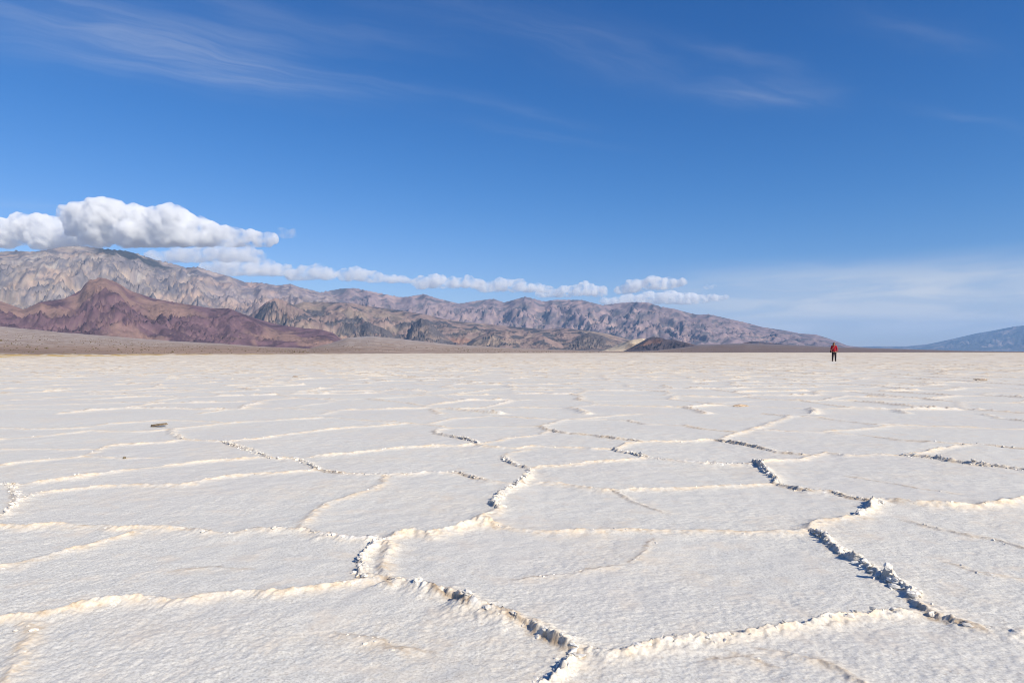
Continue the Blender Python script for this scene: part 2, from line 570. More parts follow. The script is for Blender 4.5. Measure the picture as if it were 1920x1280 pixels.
mountain('brown_foothills', [(430, 640), (470, 596), (520, 580), (570, 566), (620, 566), (660, 568), (700, 575), (760, 583), (800, 590), (830, 597), (870, 604), (900, 606),
         (960, 612), (1020, 617), (1060, 615), (1100, 619), (1140, 626), (1170, 634), (1200, 643), (1230, 655)],
         11.0, 14.5, 18.0, 440, 130, col_mid, MAT_MID, 'brown and charcoal foothills in the middle of the far shore',
         seed=17, power=0.85, gully=(1.9, 0.040), spur=0.27, scale=1.5, skew=0.7, crag=0.08, tight=4)
mountain('purple_range', [(560, 570), (600, 548), (640, 541), (665, 540), (700, 547), (750, 557), (765, 556), (795, 551), (815, 558), (860, 569), (900, 563), (925, 560),
         (945, 567), (985, 556), (1020, 565), (1040, 562), (1090, 562), (1130, 572), (1160, 568), (1190, 566), (1215, 567), (1240, 575), (1265, 579),
         (1290, 586), (1310, 590), (1330, 589), (1360, 596), (1400, 605), (1430, 613), (1470, 619), (1500, 625), (1530, 627), (1550, 633), (1570, 640),
         (1590, 648), (1640, 653), (1700, 658)],
         19.0, 26.0, 32.0, 500, 150, col_back, MAT_MAIN, 'hazy purple range sloping down to the right behind the foothills',
         seed=23, power=0.95, gully=(0.9, 0.048), spur=0.30, scale=1.05, skew=0.8, crag=0.05, tight=4)
mountain('dark_hill', [(1165, 659), (1180, 653), (1200, 642), (1214, 634), (1224, 631), (1236, 632), (1250, 636), (1266, 637), (1282, 641), (1305, 647), (1330, 655)],
         9.0, 9.9, 11.0, 110, 50, col_dark, MAT_RED, 'small dark pointed hill at the edge of the salt', seed=29, gully=(4.0, 0.16),
         spur=0.40, scale=3.0, skew=0.5, crag=0.15, pad=0.004, tight=3)
mountain('dark_ridge', [(1370, 652), (1385, 645), (1410, 639), (1450, 643), (1480, 646), (1515, 651), (1540, 655)],
         14.0, 15.0, 16.2, 110, 40, col_dark, MAT_RED, 'long low dark ridge in front of the purple range', seed=31, gully=(2.4, 0.08),
         spur=0.12, pad=0.004, tight=3)
mountain('pale_badlands', [(1125, 658), (1140, 654), (1160, 645), (1180, 638), (1205, 634), (1225, 640), (1245, 650)],
         9.8, 10.7, 11.7, 110, 50, col_pale, MAT_RED, 'pale cream badlands slope beside the dark pointed hill', seed=37, gully=(3.0, 0.10),
         spur=0.2, pad=0.004, tight=3)
FOOTHILLS = [
    ('grey pyramid shaped foothill in front of the tall range', [(430, 618), (455, 600), (480, 582), (500, 566), (517, 558), (540, 566), (565, 580), (590, 596), (625, 620)], 11.6, 13.2, 14.8, 51, 0),
    ('low charcoal hill behind the canyon wash', [(610, 640), (638, 628), (655, 613), (672, 609), (690, 606), (715, 613), (742, 628), (765, 640)], 11.2, 12.4, 13.6, 52, 1),
    ('steep charcoal foothill left of the red tinted slopes', [(745, 645), (762, 628), (775, 606), (790, 596), (806, 606), (825, 622), (850, 642)], 10.9, 12.0, 13.2, 53, 1),
    ('brown rugged foothill at the middle of the shore', [(860, 652), (890, 634), (925, 618), (955, 622), (985, 634), (1020, 630), (1050, 644), (1070, 654)], 10.8, 12.0, 13.2, 54, 0),
    ('dark blocky foothill left of the pale badlands', [(1040, 656), (1065, 640), (1085, 629), (1105, 623), (1130, 629), (1155, 640), (1185, 655)], 10.6, 11.8, 13.0, 55, 1),
]


def col_charcoal(U, V, hz, prof, rel, A):
    w = fbm((U + V) * 1.5, (V - U) * 2.5, 5, 171)
    c = np.broadcast_to(np.array([0.090, 0.078, 0.082]), hz.shape + (3,))
    c = lerp(c, np.array([0.21, 0.155, 0.13]), 0.8 * sstep(0.1, 0.4, w))
    return lerp(c, np.array([0.24, 0.185, 0.15]), 0.5 * sstep(0.2, 1.2, -rel))


for lab_, ol_, f_, c_r, b_, sd_, dk_ in FOOTHILLS:
    mountain('foothill', ol_, f_, c_r, b_, 150, 70, col_charcoal if dk_ else col_mid, MAT_MID, lab_, seed=sd_, power=0.95, gully=(2.6, 0.09), spur=0.35,
             scale=2.2, skew=0.6, crag=0.10, pad=0.004, tight=3)
mountain('distant_range', [(1560, 652), (1640, 649), (1700, 649), (1740, 645), (1760, 641), (1800, 632), (1830, 625), (1860, 620), (1900, 612), (1920, 610), (1990, 600), (2100, 585), (2250, 575)],
         54.0, 68.0, 74.0, 260, 70, col_far, MAT_FAR, 'distant blue mountain range at the far right', seed=41, gully=(0.3, 0.08), spur=0.3,
         crag=0.12, tight=3)

# alluvial fan: gravel rising from the salt shore to the feet of the hills
SHORE_PX = ((-700, 671.5), (-300, 670.5), (0, 668.5), (300, 666.0), (640, 663.6), (900, 662.3), (1200, 661.3), (1500, 660.7), (1920, 660.25), (2600, 660.2))
sh_az = np.array([px_az_tan(x, 640)[0] for x, y in SHORE_PX])
sh_r = np.array([CAM_H * FPX / (y - HORIZON) for x, y in SHORE_PX])


def shore_r(a):
    return np.exp(np.interp(a, sh_az, np.log(sh_r)) + 0.08 * fbm(a * 12, a * 0 + 3.1, 3, 70, 0.5))


def build_fan():
    top = [(-700, 590), (-300, 600), (0, 611), (120, 623), (200, 629), (320, 639), (400, 643), (500, 650), (580, 653), (620, 643), (650, 633), (700, 630),
           (760, 636), (850, 646), (1000, 654), (1100, 657.5), (1180, 658.6), (1230, 657), (1270, 652), (1310, 646.5), (1400, 643.5), (1480, 646), (1560, 650), (1700, 654.5),
           (1800, 657.5), (1900, 659.0), (2200, 659.2), (2600, 659.2)]
    oa, ot = profile_line(top)
    nc, nr = 520, 90
    a = np.linspace(math.radians(-52), math.radians(52), nc)
    rb = np.interp(a, [px_az_tan(x, 640)[0] for x in (0, 600, 680, 1000, 1250, 1400, 1920)], [9.0, 9.0, 12.5, 13.0, 13.5, 17.0, 20.0])
    rs = shore_r(a) / 1000
    t = np.linspace(0, 1.25, nr) ** 1.6
    A, T_ = np.meshgrid(a, t)
    R = np.exp(np.log(rs) + (np.log(rb) - np.log(rs)) * np.minimum(T_, 1.25))
    tg = np.interp(a, oa, ot)
    s = np.clip((R - rs) / (rb - rs), 0, 1.4)
    Z = (CAM_H / 1000 + tg * rb) * s ** 1.06
    Z = Z + 0.004 * s * fbm(A * 40, R * 0.6, 3, 71)
    Z = Z - 0.00006 * (T_ < 0.001)
    X, Y = R * np.sin(A), R * np.cos(A)
    # banding along the shore: salt grass, brown silt, grey gravel, pale wash lines
    n1 = fbm(A * 14, np.log(R) * 9, 4, 72)
    n2 = fbm(A * 70, np.log(R) * 30, 4, 73)
    n3 = fbm(A * 90, R * 0.15, 4, 74)
    c = np.broadcast_to(np.array([0.31, 0.25, 0.222]), A.shape + (3,))
    c = lerp(c, np.array([0.28, 0.215, 0.18]), sstep(0.0, 0.4, n1))
    c = lerp(c, np.array([0.46, 0.40, 0.35]), 0.5 * sstep(0.1, 0.5, n2))
    el_px = (Z - CAM_H / 1000) / R * FPX
    lft = sstep(0.0, -0.45, A)
    c = lerp(c, np.array([0.255, 0.180, 0.140]), 0.85 * sstep(16, 4, el_px + n2 * 3) * (0.35 + 0.65 * lft))
    c = lerp(c, np.array([0.50, 0.34, 0.13]), sstep(-3.0, -5.0, el_px + n2 * 1.5) * lft)
    rgt = sstep(0.12, 0.3, A)
    c = lerp(c, np.array([0.145, 0.115, 0.115]), 0.85 * rgt)
    c = lerp(c, np.array([0.62, 0.56, 0.48]), 0.75 * sstep(0.05, 0.25, fbm(A * 55, np.log(R) * 22, 4, 75)) * sstep(-2.5, -6.5, el_px * np.ones_like(A) - 1.5))
    # pale braided wash at the canyon mouth
    ca_ = px_az_tan(665, 640)[0]
    wash = np.exp(-((A - ca_ - 0.025 * (1 - s) + 0.012 * n1) / (0.014 + 0.03 * (1 - s))) ** 2) * sstep(0.25, 0.8, s)
    c = lerp(c, np.array([0.40, 0.36, 0.32]), np.clip(wash * (0.5 + n2), 0, 0.85))
    v = np.stack([X, Y, Z], -1).reshape(-1, 3) * 1000
    idx = np.arange(nc * nr).reshape(nr, nc)
    f = np.stack([idx[:-1, :-1], idx[:-1, 1:], idx[1:, 1:], idx[1:, :-1]], -1).reshape(-1, 4)
    me = mesh_from('alluvial_fan', v, f, True, {'rock': c.reshape(-1, 3)})
    # creosote scrub in loose rows along the lower fan
    g_ = np.random.default_rng(12)
    n_ = 6500
    sa_ = g_.uniform(-0.68, 0.68, n_)
    rs_ = shore_r(sa_) / 1000
    sr_ = rs_ * (1.25 + g_.random(n_) ** 1.4 * np.where(sa_ < -0.1, 9, 4))
    ok = fbm(sa_ * 20, np.log(sr_) * 7, 4, 81) > -0.15
    sa_, sr_ = sa_[ok], sr_[ok]
    rbs = np.interp(sa_, a, rb); tgs = np.interp(sa_, oa, ot); rs_ = shore_r(sa_) / 1000
    ss_ = np.clip((sr_ - rs_) / (rbs - rs_), 0, 1.4)
    zz_ = (CAM_H / 1000 + tgs * rbs) * ss_ ** 1.06 * 1000
    px_, py_ = sr_ * np.sin(sa_) * 1000, sr_ * np.cos(sa_) * 1000
    hgt = np.exp(g_.normal(-1.15, 0.35, len(sa_))) * np.minimum(1.0, 0.35 + sr_)
    ang = np.arange(5) * 2 * math.pi / 5
    V3 = np.zeros((len(sa_), 11, 3))
    for lay, (rr_, zz2) in enumerate(((0.55, -0.3), (0.85, 0.55))):
        jit = g_.uniform(0.7, 1.3, (len(sa_), 5))
        V3[:, lay * 5:lay * 5 + 5, 0] = px_[:, None] + hgt[:, None] * rr_ * jit * np.cos(ang)
        V3[:, lay * 5:lay * 5 + 5, 1] = py_[:, None] + hgt[:, None] * rr_ * jit * np.sin(ang)
        V3[:, lay * 5:lay * 5 + 5, 2] = zz_[:, None] + hgt[:, None] * zz2 * g_.uniform(0.8, 1.2, (len(sa_), 5))
    V3[:, 10, 0] = px_; V3[:, 10, 1] = py_; V3[:, 10, 2] = zz_ + hgt
    tri = []
    for k in range(5):
        k2 = (k + 1) % 5
        tri += [(k, k2, 5 + k2), (k, 5 + k2, 5 + k), (5 + k, 5 + k2, 10)]
    T3 = (np.array(tri)[None] + (np.arange(len(sa_)) * 11)[:, None, None]).reshape(-1, 3)
    obj('scrub', mesh_from('scrub', V3.reshape(-1, 3), T3, False), plain_mat('scrub_leaves', (0.15, 0.12, 0.075), 0.95, 0.3, 0.02), kind='stuff',
        label='low dry desert scrub dotted over the gravel plain')
    return obj('alluvial_fan', me, MAT_FAN, kind='structure', label='brown gravel plain rising from the salt edge to the hills')


build_fan()

# valley floor: one sheet that carries everything out to the horizon, just below the salt
S = 110000.0
gv = np.array([(-S, -S, -0.30), (S, -S, -0.30), (S, S, -0.30), (-S, S, -0.30)])
MAT_FLOOR = plain_mat('valley_silt', (0.30, 0.235, 0.175), 0.95, 0.2, 0.01)
obj('valley_floor', mesh_from('valley_floor', gv, np.array([[0, 1, 2, 3]])), MAT_FLOOR, kind='structure', label='flat valley floor of brown silt')

# ------------------------------------------------------------------ the salt flat
# crests of the ridges between the plates: picture points of the photograph put down on the ground; height in cm; style
RIDGES = [
    ([(-60, 1078), (0, 1065), (30, 1060), (100, 1043), (150, 1031), (200, 1015), (240, 1005), (265, 991)], 2.6, 'c'),
    ([(-90, 985), (0, 990), (60, 990), (110, 984), (160, 990), (195, 988), (225, 993), (265, 990), (310, 990), (350, 993)], 3.4, 'c'),
    ([(350, 993), (365, 998), (395, 1003), (430, 1003), (470, 995), (520, 996), (570, 998), (600, 1006), (640, 1010), (690, 1014), (722, 1014)], 4.2, 'o'),
    ([(-100, 1172), (0, 1162), (40, 1158), (120, 1150), (180, 1140), (260, 1130), (330, 1135), (400, 1120), (450, 1115), (520, 1115), (580, 1108), (640, 1101), (680, 1095), (725, 1090)], 4.2, 'c'),
    ([(40, 1160), (50, 1190), (30, 1230), (10, 1275), (-20, 1320)], 2.0, 'c'),
    ([(0, 970), (35, 945), (60, 930), (75, 925)], 4.0, 'b'),
    ([(75, 925), (130, 918), (200, 912), (290, 911), (340, 910), (400, 900), (470, 892), (540, 888), (600, 882)], 3.6, 'c'),
    ([(600, 882), (640, 890), (715, 893), (760, 892), (800, 887), (860, 890), (910, 902), (950, 907), (975, 910)], 3.2, 'o'),
    ([(-40, 905), (0, 908), (20, 912), (30, 925), (35, 945)], 3.0, 'b'),
    ([(30, 912), (60, 908), (110, 902), (210, 887), (290, 876), (360, 869), (430, 863), (490, 859), (560, 862)], 3.2, 'c'),
    ([(418, 828), (440, 836), (470, 848), (495, 853), (510, 860), (560, 862), (585, 874), (600, 882)], 4.5, 'b'),
    ([(-60, 882), (0, 875), (30, 870), (100, 862), (155, 857), (180, 848), (200, 838), (250, 834), (320, 830), (345, 825), (400, 828), (418, 828)], 3.4, 'c'),
    ([(155, 857), (220, 859), (290, 858)], 2.0, 'c'),
    ([(320, 806), (325, 815), (340, 823), (350, 825)], 6.0, 'b'),
    ([(-60, 832), (0, 825), (80, 818), (140, 812), (170, 808), (250, 810), (320, 806), (360, 801), (430, 793), (520, 788), (610, 783)], 3.6, 'c'),
    ([(-60, 803), (0, 803), (60, 805), (150, 803), (200, 795), (280, 790), (320, 788), (400, 791), (420, 793)], 3.2, 'c'),
    ([(0, 842), (60, 841), (120, 843), (180, 841)], 2.0, 'c'),
    ([(418, 828), (500, 822), (560, 812), (640, 803), (700, 800), (765, 794), (800, 796), (835, 803)], 4.0, 'c'),
    ([(610, 783), (640, 785), (700, 790), (735, 793), (765, 794)], 4.0, 'o'),
    ([(815, 813), (850, 820), (880, 826), (895, 833)], 5.0, 'b'),
    ([(835, 803), (815, 808), (815, 813)], 4.0, 'b'),
    ([(585, 858), (640, 852), (700, 846), (765, 839), (830, 837), (895, 834)], 3.8, 'c'),
    ([(895, 834), (910, 838), (975, 842), (1000, 838), (1060, 840), (1130, 843), (1150, 842)], 3.4, 'c'),
    ([(835, 803), (900, 801), (960, 800), (1010, 800)], 2.2, 'c'),
    ([(800, 796), (850, 785), (920, 780), (1000, 785), (1050, 787)], 3.2, 'c'),
    ([(895, 833), (960, 822), (1010, 815), (1030, 808)], 1.8, 'c'),
    ([(1010, 800), (1020, 806), (1060, 812), (1110, 817), (1180, 825), (1205, 829)], 4.6, 'o'),
    ([(1010, 800), (1040, 793), (1060, 787), (1130, 787), (1180, 790), (1215, 797), (1280, 799), (1330, 806), (1385, 811)], 4.0, 'o'),
    ([(1060, 787), (1150, 780), (1260, 772)], 3.0, 'c'),
    ([(1150, 842), (1165, 847), (1190, 853), (1205, 858)], 6.5, 'b'),
    ([(1150, 842), (1180, 833), (1205, 829), (1280, 829), (1345, 826)], 4.2, 'c'),
    ([(1000, 879), (1060, 874), (1120, 869), (1180, 863), (1205, 859)], 3.4, 'c'),
    ([(1205, 859), (1250, 864), (1280, 866), (1340, 872), (1400, 873), (1415, 869)], 3.2, 'o'),
    ([(940, 855), (945, 862), (960, 870), (985, 876), (996, 881)], 3.8, 'b'),
    ([(996, 881), (995, 888), (985, 900), (975, 907), (965, 912), (945, 925), (935, 935), (930, 944), (935, 955)], 6.5, 'b'),
    ([(935, 955), (925, 963), (895, 975), (878, 985)], 3.5, 'c'),
    ([(940, 855), (960, 848), (1000, 843)], 2.0, 'c'),
    ([(722, 1016), (740, 1010), (775, 1003), (800, 1008), (830, 1000), (860, 990), (880, 985), (910, 985), (930, 990)], 6.5, 'c'),
    ([(722, 1016), (700, 1025), (690, 1035), (682, 1048), (678, 1062), (670, 1080), (676, 1090)], 4.6, 'b'),
    ([(722, 1018), (722, 1045), (716, 1070), (722, 1090)], 3.8, 'c'),
    ([(676, 1090), (690, 1088), (725, 1090)], 5.5, 'c'),
    ([(725, 1090), (735, 1100), (760, 1098), (780, 1103), (830, 1115), (865, 1130), (880, 1143), (920, 1155), (960, 1165), (990, 1178), (1010, 1190), (1035, 1203), (1060, 1213), (1080, 1222)], 6.5, 'o'),
    ([(1080, 1222), (1065, 1240), (1045, 1258), (1020, 1282), (985, 1315)], 6.5, 'b'),
    ([(1080, 1222), (1110, 1220), (1140, 1228), (1180, 1222), (1220, 1213), (1260, 1205), (1290, 1205), (1340, 1205), (1380, 1198), (1420, 1190), (1470, 1178), (1510, 1173), (1560, 1160), (1620, 1155), (1680, 1152), (1725, 1150)], 4.8, 'b2'),
    ([(930, 990), (960, 993), (1000, 996), (1060, 995), (1120, 997), (1190, 995), (1280, 997), (1340, 998), (1400, 1002), (1450, 1000), (1490, 997), (1518, 994)], 2.6, 'c'),
    ([(1518, 994), (1530, 1002), (1560, 1022), (1590, 1045)], 4.5, 'b'),
    ([(1590, 1045), (1620, 1065), (1650, 1085)], 7.0, 'b'),
    ([(1650, 1085), (1680, 1102), (1700, 1110), (1720, 1125)], 10.5, 'b'),
    ([(1720, 1125), (1730, 1140), (1750, 1155), (1770, 1165), (1820, 1180), (1860, 1185), (1920, 1197), (2000, 1212)], 4.2, 'o'),
    ([(1725, 1150), (1735, 1142)], 4.0, 'c'),
    ([(1518, 994), (1540, 980), (1580, 975), (1610, 970)], 4.5, 'c'),
    ([(1610, 970), (1630, 955), (1655, 938)], 8.0, 'b2'),
    ([(1655, 938), (1680, 941), (1720, 946), (1780, 951), (1840, 951), (1880, 944), (1920, 940), (2000, 932)], 6.0, 'c'),
    ([(1415, 869), (1430, 880), (1445, 893), (1460, 908)], 8.0, 'b'),
    ([(1460, 908), (1490, 918), (1520, 924), (1560, 926), (1600, 935), (1640, 942), (1655, 938)], 4.5, 'o'),
    ([(978, 905), (1005, 906), (1040, 908), (1090, 916), (1130, 920), (1165, 922), (1200, 920), (1280, 917), (1340, 915), (1400, 912), (1458, 909)], 3.0, 'c'),
    ([(1150, 921), (1175, 932), (1190, 942), (1215, 950), (1250, 962)], 2.2, 'k'),
    ([(1700, 978), (1740, 988), (1800, 1001), (1860, 1012), (1920, 1028), (1990, 1042)], 1.8, 'k'),
    ([(1600, 895), (1660, 905), (1720, 915), (1790, 925)], 1.6, 'k'),
    ([(715, 893), (720, 908), (690, 920), (650, 932), (610, 945), (590, 960), (568, 985), (562, 998)], 1.8, 'c'),
    ([(1415, 869), (1500, 862), (1525, 855), (1545, 850), (1580, 855), (1640, 853), (1690, 855)], 4.2, 'c'),
    ([(1690, 855), (1740, 860), (1790, 867), (1850, 875), (1920, 882), (2000, 890)], 5.5, 'b'),
    ([(1525, 855), (1460, 848), (1420, 840), (1360, 830), (1345, 826)], 5.0, 'o'),
    ([(1690, 855), (1730, 850), (1760, 843), (1815, 834)], 4.0, 'c'),
    ([(1815, 834), (1850, 836), (1920, 842), (2000, 850)], 4.0, 'o'),
    ([(1345, 826), (1380, 813), (1425, 803), (1450, 793), (1470, 785), (1480, 781)], 4.6, 'c'),
    ([(1260, 772), (1340, 775), (1420, 776), (1480, 781), (1535, 783), (1580, 790), (1650, 797), (1690, 798)], 4.2, 'o'),
    ([(1420, 808), (1500, 810), (1560, 813), (1620, 817), (1680, 825), (1740, 830), (1800, 834), (1815, 834)], 4.2, 'o'),
    ([(1540, 811), (1600, 806), (1660, 800), (1690, 798), (1760, 800), (1840, 803), (1900, 805), (1990, 809)], 3.2, 'c'),
    ([(1800, 770), (1820, 773), (1850, 778), (1870, 785), (1920, 790), (2000, 797)], 6.5, 'b'),
    ([(640, 1190), (700, 1200), (745, 1216), (800, 1222)], 0.8, 'k'),
    ([(980, 1085), (1040, 1078), (1110, 1066), (1160, 1062)], 0.9, 'k'),
    ([(1230, 1010), (1222, 1030), (1190, 1050)], 0.9, 'k'),
    ([(330, 1070), (400, 1062), (470, 1066)], 0.7, 'k'),
    ([(1790, 1060), (1840, 1076), (1900, 1082)], 0.8, 'k'),
    ([(1340, 1240), (1400, 1236), (1440, 1246)], 0.9, 'k'),
    ([(1450, 1225), (1500, 1233), (1540, 1240), (1580, 1255), (1625, 1285), (1660, 1320)], 1.8, 'k'),
]
Y_TRACED = 9.55          # metres in front of the camera up to which the ridges are placed one by one
STYLE = {                # width on the sunny side, width on the shaded side, roughness, stain
    'c': (0.040, 0.026, 0.50, 1.0),
    'o': (0.055, 0.008, 0.65, 0.7),
    'b': (0.031, 0.009, 1.0, 0.45),
    'b2': (0.036, 0.010, 0.95, 0.8),
    'k': (0.022, 0.010, 0.60, 0.5),
}
SUN2 = SUN_DIR[:2] / np.linalg.norm(SUN_DIR[:2])
lines = [np.array([ground(x, y) for x, y in pts]) for pts, h, st in RIDGES]

# log-polar net of points round the standpoint: fine near, coarser far, wider than the view
AZ_FINE = math.radians(38.5)
STEP = 1.56 / 683.0
half = [0.0]
while half[-1] < math.pi:                               # all the way round, coarse behind the standpoint
    half.append(half[-1] + (STEP if half[-1] < AZ_FINE else STEP * min(40.0, 1 + (half[-1] - AZ_FINE) * 25)))
if len(half) % 2 == 0:
    half.append(half[-1] + STEP * 40)
half = np.array(half)
outer = half > AZ_FINE
half[outer] = AZ_FINE + (half[outer] - AZ_FINE) * (math.pi - AZ_FINE) / (half[-1] - AZ_FINE)
az1 = np.concatenate([-half[:0:-1], half])
R0, R1, R2 = 0.95, 7.5, 62.0


def geo(a, b, step):
    return np.exp(np.linspace(math.log(a), math.log(b), max(2, int(math.log(b / a) / step) + 1)))


rows1 = geo(R0, R1, STEP * 1.0)
rows2 = geo(R1, R2, STEP * 1.75)
rows3_t = geo(1.0, 100.0, 4.6 / 683.0)


def voronoi(x, y, cell=1.5, seed=5):
    """border distance, pair of sites and signed side in a net of jittered sites"""
    gx, gy = x / cell, y / cell
    ix, iy = np.floor(gx).astype(np.int64), np.floor(gy).astype(np.int64)
    best = np.full(x.shape, 1e9); bx = np.zeros_like(x); by = np.zeros_like(x)
    bi = np.zeros_like(ix); bj = np.zeros_like(iy)

    def site(i, j):
        return (i + 0.5 + (rnd(i, j, seed) - 0.5) * 0.92) * cell, (j + 0.5 + (rnd(i, j, seed + 1) - 0.5) * 0.92) * cell
    for i in range(-2, 3):
        for j in range(-2, 3):
            sx, sy = site(ix + i, iy + j)
            d = (sx - x) ** 2 + (sy - y) ** 2
            m = d < best
            best = np.where(m, d, best); bx = np.where(m, sx, bx); by = np.where(m, sy, by)
            bi = np.where(m, ix + i, bi); bj = np.where(m, iy + j, bj)
    bd = np.full(x.shape, 1e9); ni = np.zeros_like(ix); nj = np.zeros_like(ix); nx = np.zeros_like(x); ny = np.zeros_like(x)
    for i in range(-2, 3):
        for j in range(-2, 3):
            ci, cj = ix + i, iy + j
            sx, sy = site(ci, cj)
            ex, ey = sx - bx, sy - by
            L = np.sqrt(ex * ex + ey * ey)
            same = (ci == bi) & (cj == bj)
            L1 = np.where(same, 1.0, L)
            d = np.where(same, 1e9, (((bx + sx) / 2 - x) * ex + ((by + sy) / 2 - y) * ey) / L1)
            m = d < bd
            bd = np.where(m, d, bd); ni = np.where(m, ci, ni); nj = np.where(m, cj, nj)
            nx = np.where(m, ex / L1, nx); ny = np.where(m, ey / L1, ny)
    return bd, bi, bj, ni, nj, nx, ny


NL = len(lines)


def salt_height(x, y, r, fine=1.0):
    """height of the crust with plate / ridge ids and stains at ground points"""
    sh = x.shape
    x, y, r = x.ravel(), y.ravel(), r.ravel()
    n = len(x)
    wamp = np.minimum(1.0, 0.35 + r * 0.12)
    wx = wamp * (0.045 * noise2(x * 2.4, y * 2.4, 1) + 0.020 * noise2(x * 7, y * 7, 2)) + 0.011 * noise2(x * 22, y * 22, 3) + 0.005 * noise2(x * 60, y * 60, 4)
    wy = wamp * (0.045 * noise2(x * 2.4 + 50, y * 2.4, 1) + 0.020 * noise2(x * 7 + 50, y * 7, 2)) + 0.011 * noise2(x * 22 + 50, y * 22, 3) + 0.005 * noise2(x * 60 + 50, y * 60, 4)
    px, py = x + wx, y + wy
    hmod = np.clip(0.88 + 0.5 * fbm(x * 1.8, y * 1.8, 2, 11) + 0.22 * noise2(x * 9, y * 9, 14), 0.42, 1.5)
    lump = fbm(x * 26, y * 26, 3, 12, 0.6)
    jag = np.sign(noise2(x * 31, y * 31, 15)) * np.abs(noise2(x * 31 + 9, y * 31, 16)) + 0.6 * noise2(x * 70, y * 70, 17)
    Z = np.zeros(n); dmin = np.full(n, 9.0); line = np.full(n, -1, dtype=np.int64)
    silt = np.zeros(n); stain = np.zeros(n); fresh = np.zeros(n); rid_h = np.zeros(n)
    free = (y > Y_TRACED) | (np.abs(x) > 0.80 * y + 0.12) | (y < 0.5)
    # ridges traced one by one
    near = np.where(~free & (y < Y_TRACED + 0.5))[0]
    if len(near):
        qx, qy = px[near], py[near]
        order = np.argsort(qy, kind='stable'); near = near[order]; qx = qx[order]; qy = qy[order]
        for li, (P, (pts, hc, st)) in enumerate(zip(lines, RIDGES)):
            w_sun, w_sh, rg, stn = STYLE[st]
            h = hc / 100.0 * 0.50
            nseg = len(P) - 1
            for s in range(nseg):
                a, b = P[s], P[s + 1]
                ya, yb = min(a[1], b[1]) - 0.5, max(a[1], b[1]) + 0.5
                i0, i1 = np.searchsorted(qy, ya), np.searchsorted(qy, yb)
                if i1 <= i0:
                    continue
                sx_, sy_ = qx[i0:i1], qy[i0:i1]
                m = np.where((sx_ > min(a[0], b[0]) - 0.5) & (sx_ < max(a[0], b[0]) + 0.5))[0]
                if not len(m):
                    continue
                vx, vy = sx_[m], sy_[m]
                e = b - a; L = np.linalg.norm(e); e = e / max(L, 1e-6)
                t = np.clip((vx - a[0]) * e[0] + (vy - a[1]) * e[1], 0, L)
                cx_, cy_ = vx - a[0] - t * e[0], vy - a[1] - t * e[1]
                d = np.sqrt(cx_ * cx_ + cy_ * cy_)
                nrm = np.array([-e[1], e[0]])
                if nrm @ SUN2 < 0:
                    nrm = -nrm
                sd = cx_ * nrm[0] + cy_ * nrm[1]
                gi = near[i0 + m]
                w = np.where(sd >= 0, w_sun, w_sh)
                end = 1.0
                if s == 0:
                    end = np.clip(0.45 + t / 0.12, 0, 1)
                if s == nseg - 1:
                    end = end * np.clip(0.45 + (L - t) / 0.12, 0, 1)
                hh = h * hmod[gi] * end
                q = d / w
                pr = np.exp(-q ** 1.35) * (1 + rg * 0.42 * lump[gi] + rg * 0.25 * jag[gi])
                z = hh * pr
                # upturned plate edges
                z = z + 0.22 * hh * np.exp(-d / 0.16)
                up = z > Z[gi]
                Z[gi] = np.where(up, z, Z[gi])
                cl = d < dmin[gi]
                dmin[gi] = np.where(cl, d, dmin[gi]); line[gi] = np.where(cl, li, line[gi])
                stw = np.where(sd >= 0, 0.062, 0.034) * (0.6 + h * 12)
                stain[gi] = np.maximum(stain[gi], stn * np.exp(-(d / stw) ** 2) * (0.55 + 0.5 * np.minimum(hmod[gi], 1.2)))
                sl_ = {'b': 0.55, 'o': 1.0, 'b2': 0.35, 'k': 0.7, 'c': 0.12}[st]; kw = 0.45 if st == 'k' else 1.0
                silt[gi] = np.maximum(silt[gi], sl_ * np.exp(-((sd + 0.010 * kw) / (kw * np.where(sd < -0.010 * kw, 0.020, 0.010))) ** 2) * sstep(0.3, 0.9, hmod[gi] + 0.5 * lump[gi]) * sstep(0.055, 0.030, d))
                if st in ('b', 'o', 'b2'):
                    fresh[gi] = np.maximum(fresh[gi], 0.45 * sstep(0.55, 0.95, pr) * sstep(0.25, 0.6, hmod[gi] - 0.6))
    # everything further out
    far = np.where(free)[0]
    cid = np.full(n, -1, dtype=np.int64); eid = np.full(n, -1, dtype=np.int64)
    if len(far):
        fx, fy, fr = x[far], y[far], r[far]
        ux = px[far] + 0.16 * noise2(fx * 0.9, fy * 0.9, 21); uy = py[far] + 0.16 * noise2(fx * 0.9 + 31, fy * 0.9, 22)
        bd, bi, bj, ni, nj, nx, ny = voronoi(ux, uy)
        k1 = bi * 1000003 + bj; k2 = ni * 1000003 + nj
        lo, hi = np.minimum(k1, k2), np.maximum(k1, k2)
        eh = rnd(lo, hi, 31)
        h = 0.009 + 0.026 * eh ** 1.5
        h = h * (1 + np.minimum(fr, 80) / 38)
        lit = (nx * SUN2[0] + ny * SUN2[1])          # normal points away from this plate across the border
        kind = rnd(lo, hi, 33)
        steep = (kind < 0.7)
        w = np.where(lit < 0, 0.050, np.where(steep, 0.014, 0.045))
        w = np.maximum(w, 0.0022 * fr)
        hh = h * np.minimum(hmod[far], 1.15)
        z = hh * np.exp(-(bd / w) ** 1.35) * (1 + 0.3 * lump[far]) + 0.2 * hh * np.exp(-bd / 0.16)
        Z[far] = z
        dmin[far] = bd
        cid[far] = k1; eid[far] = lo * 31 + hi
        rid_h[far] = h
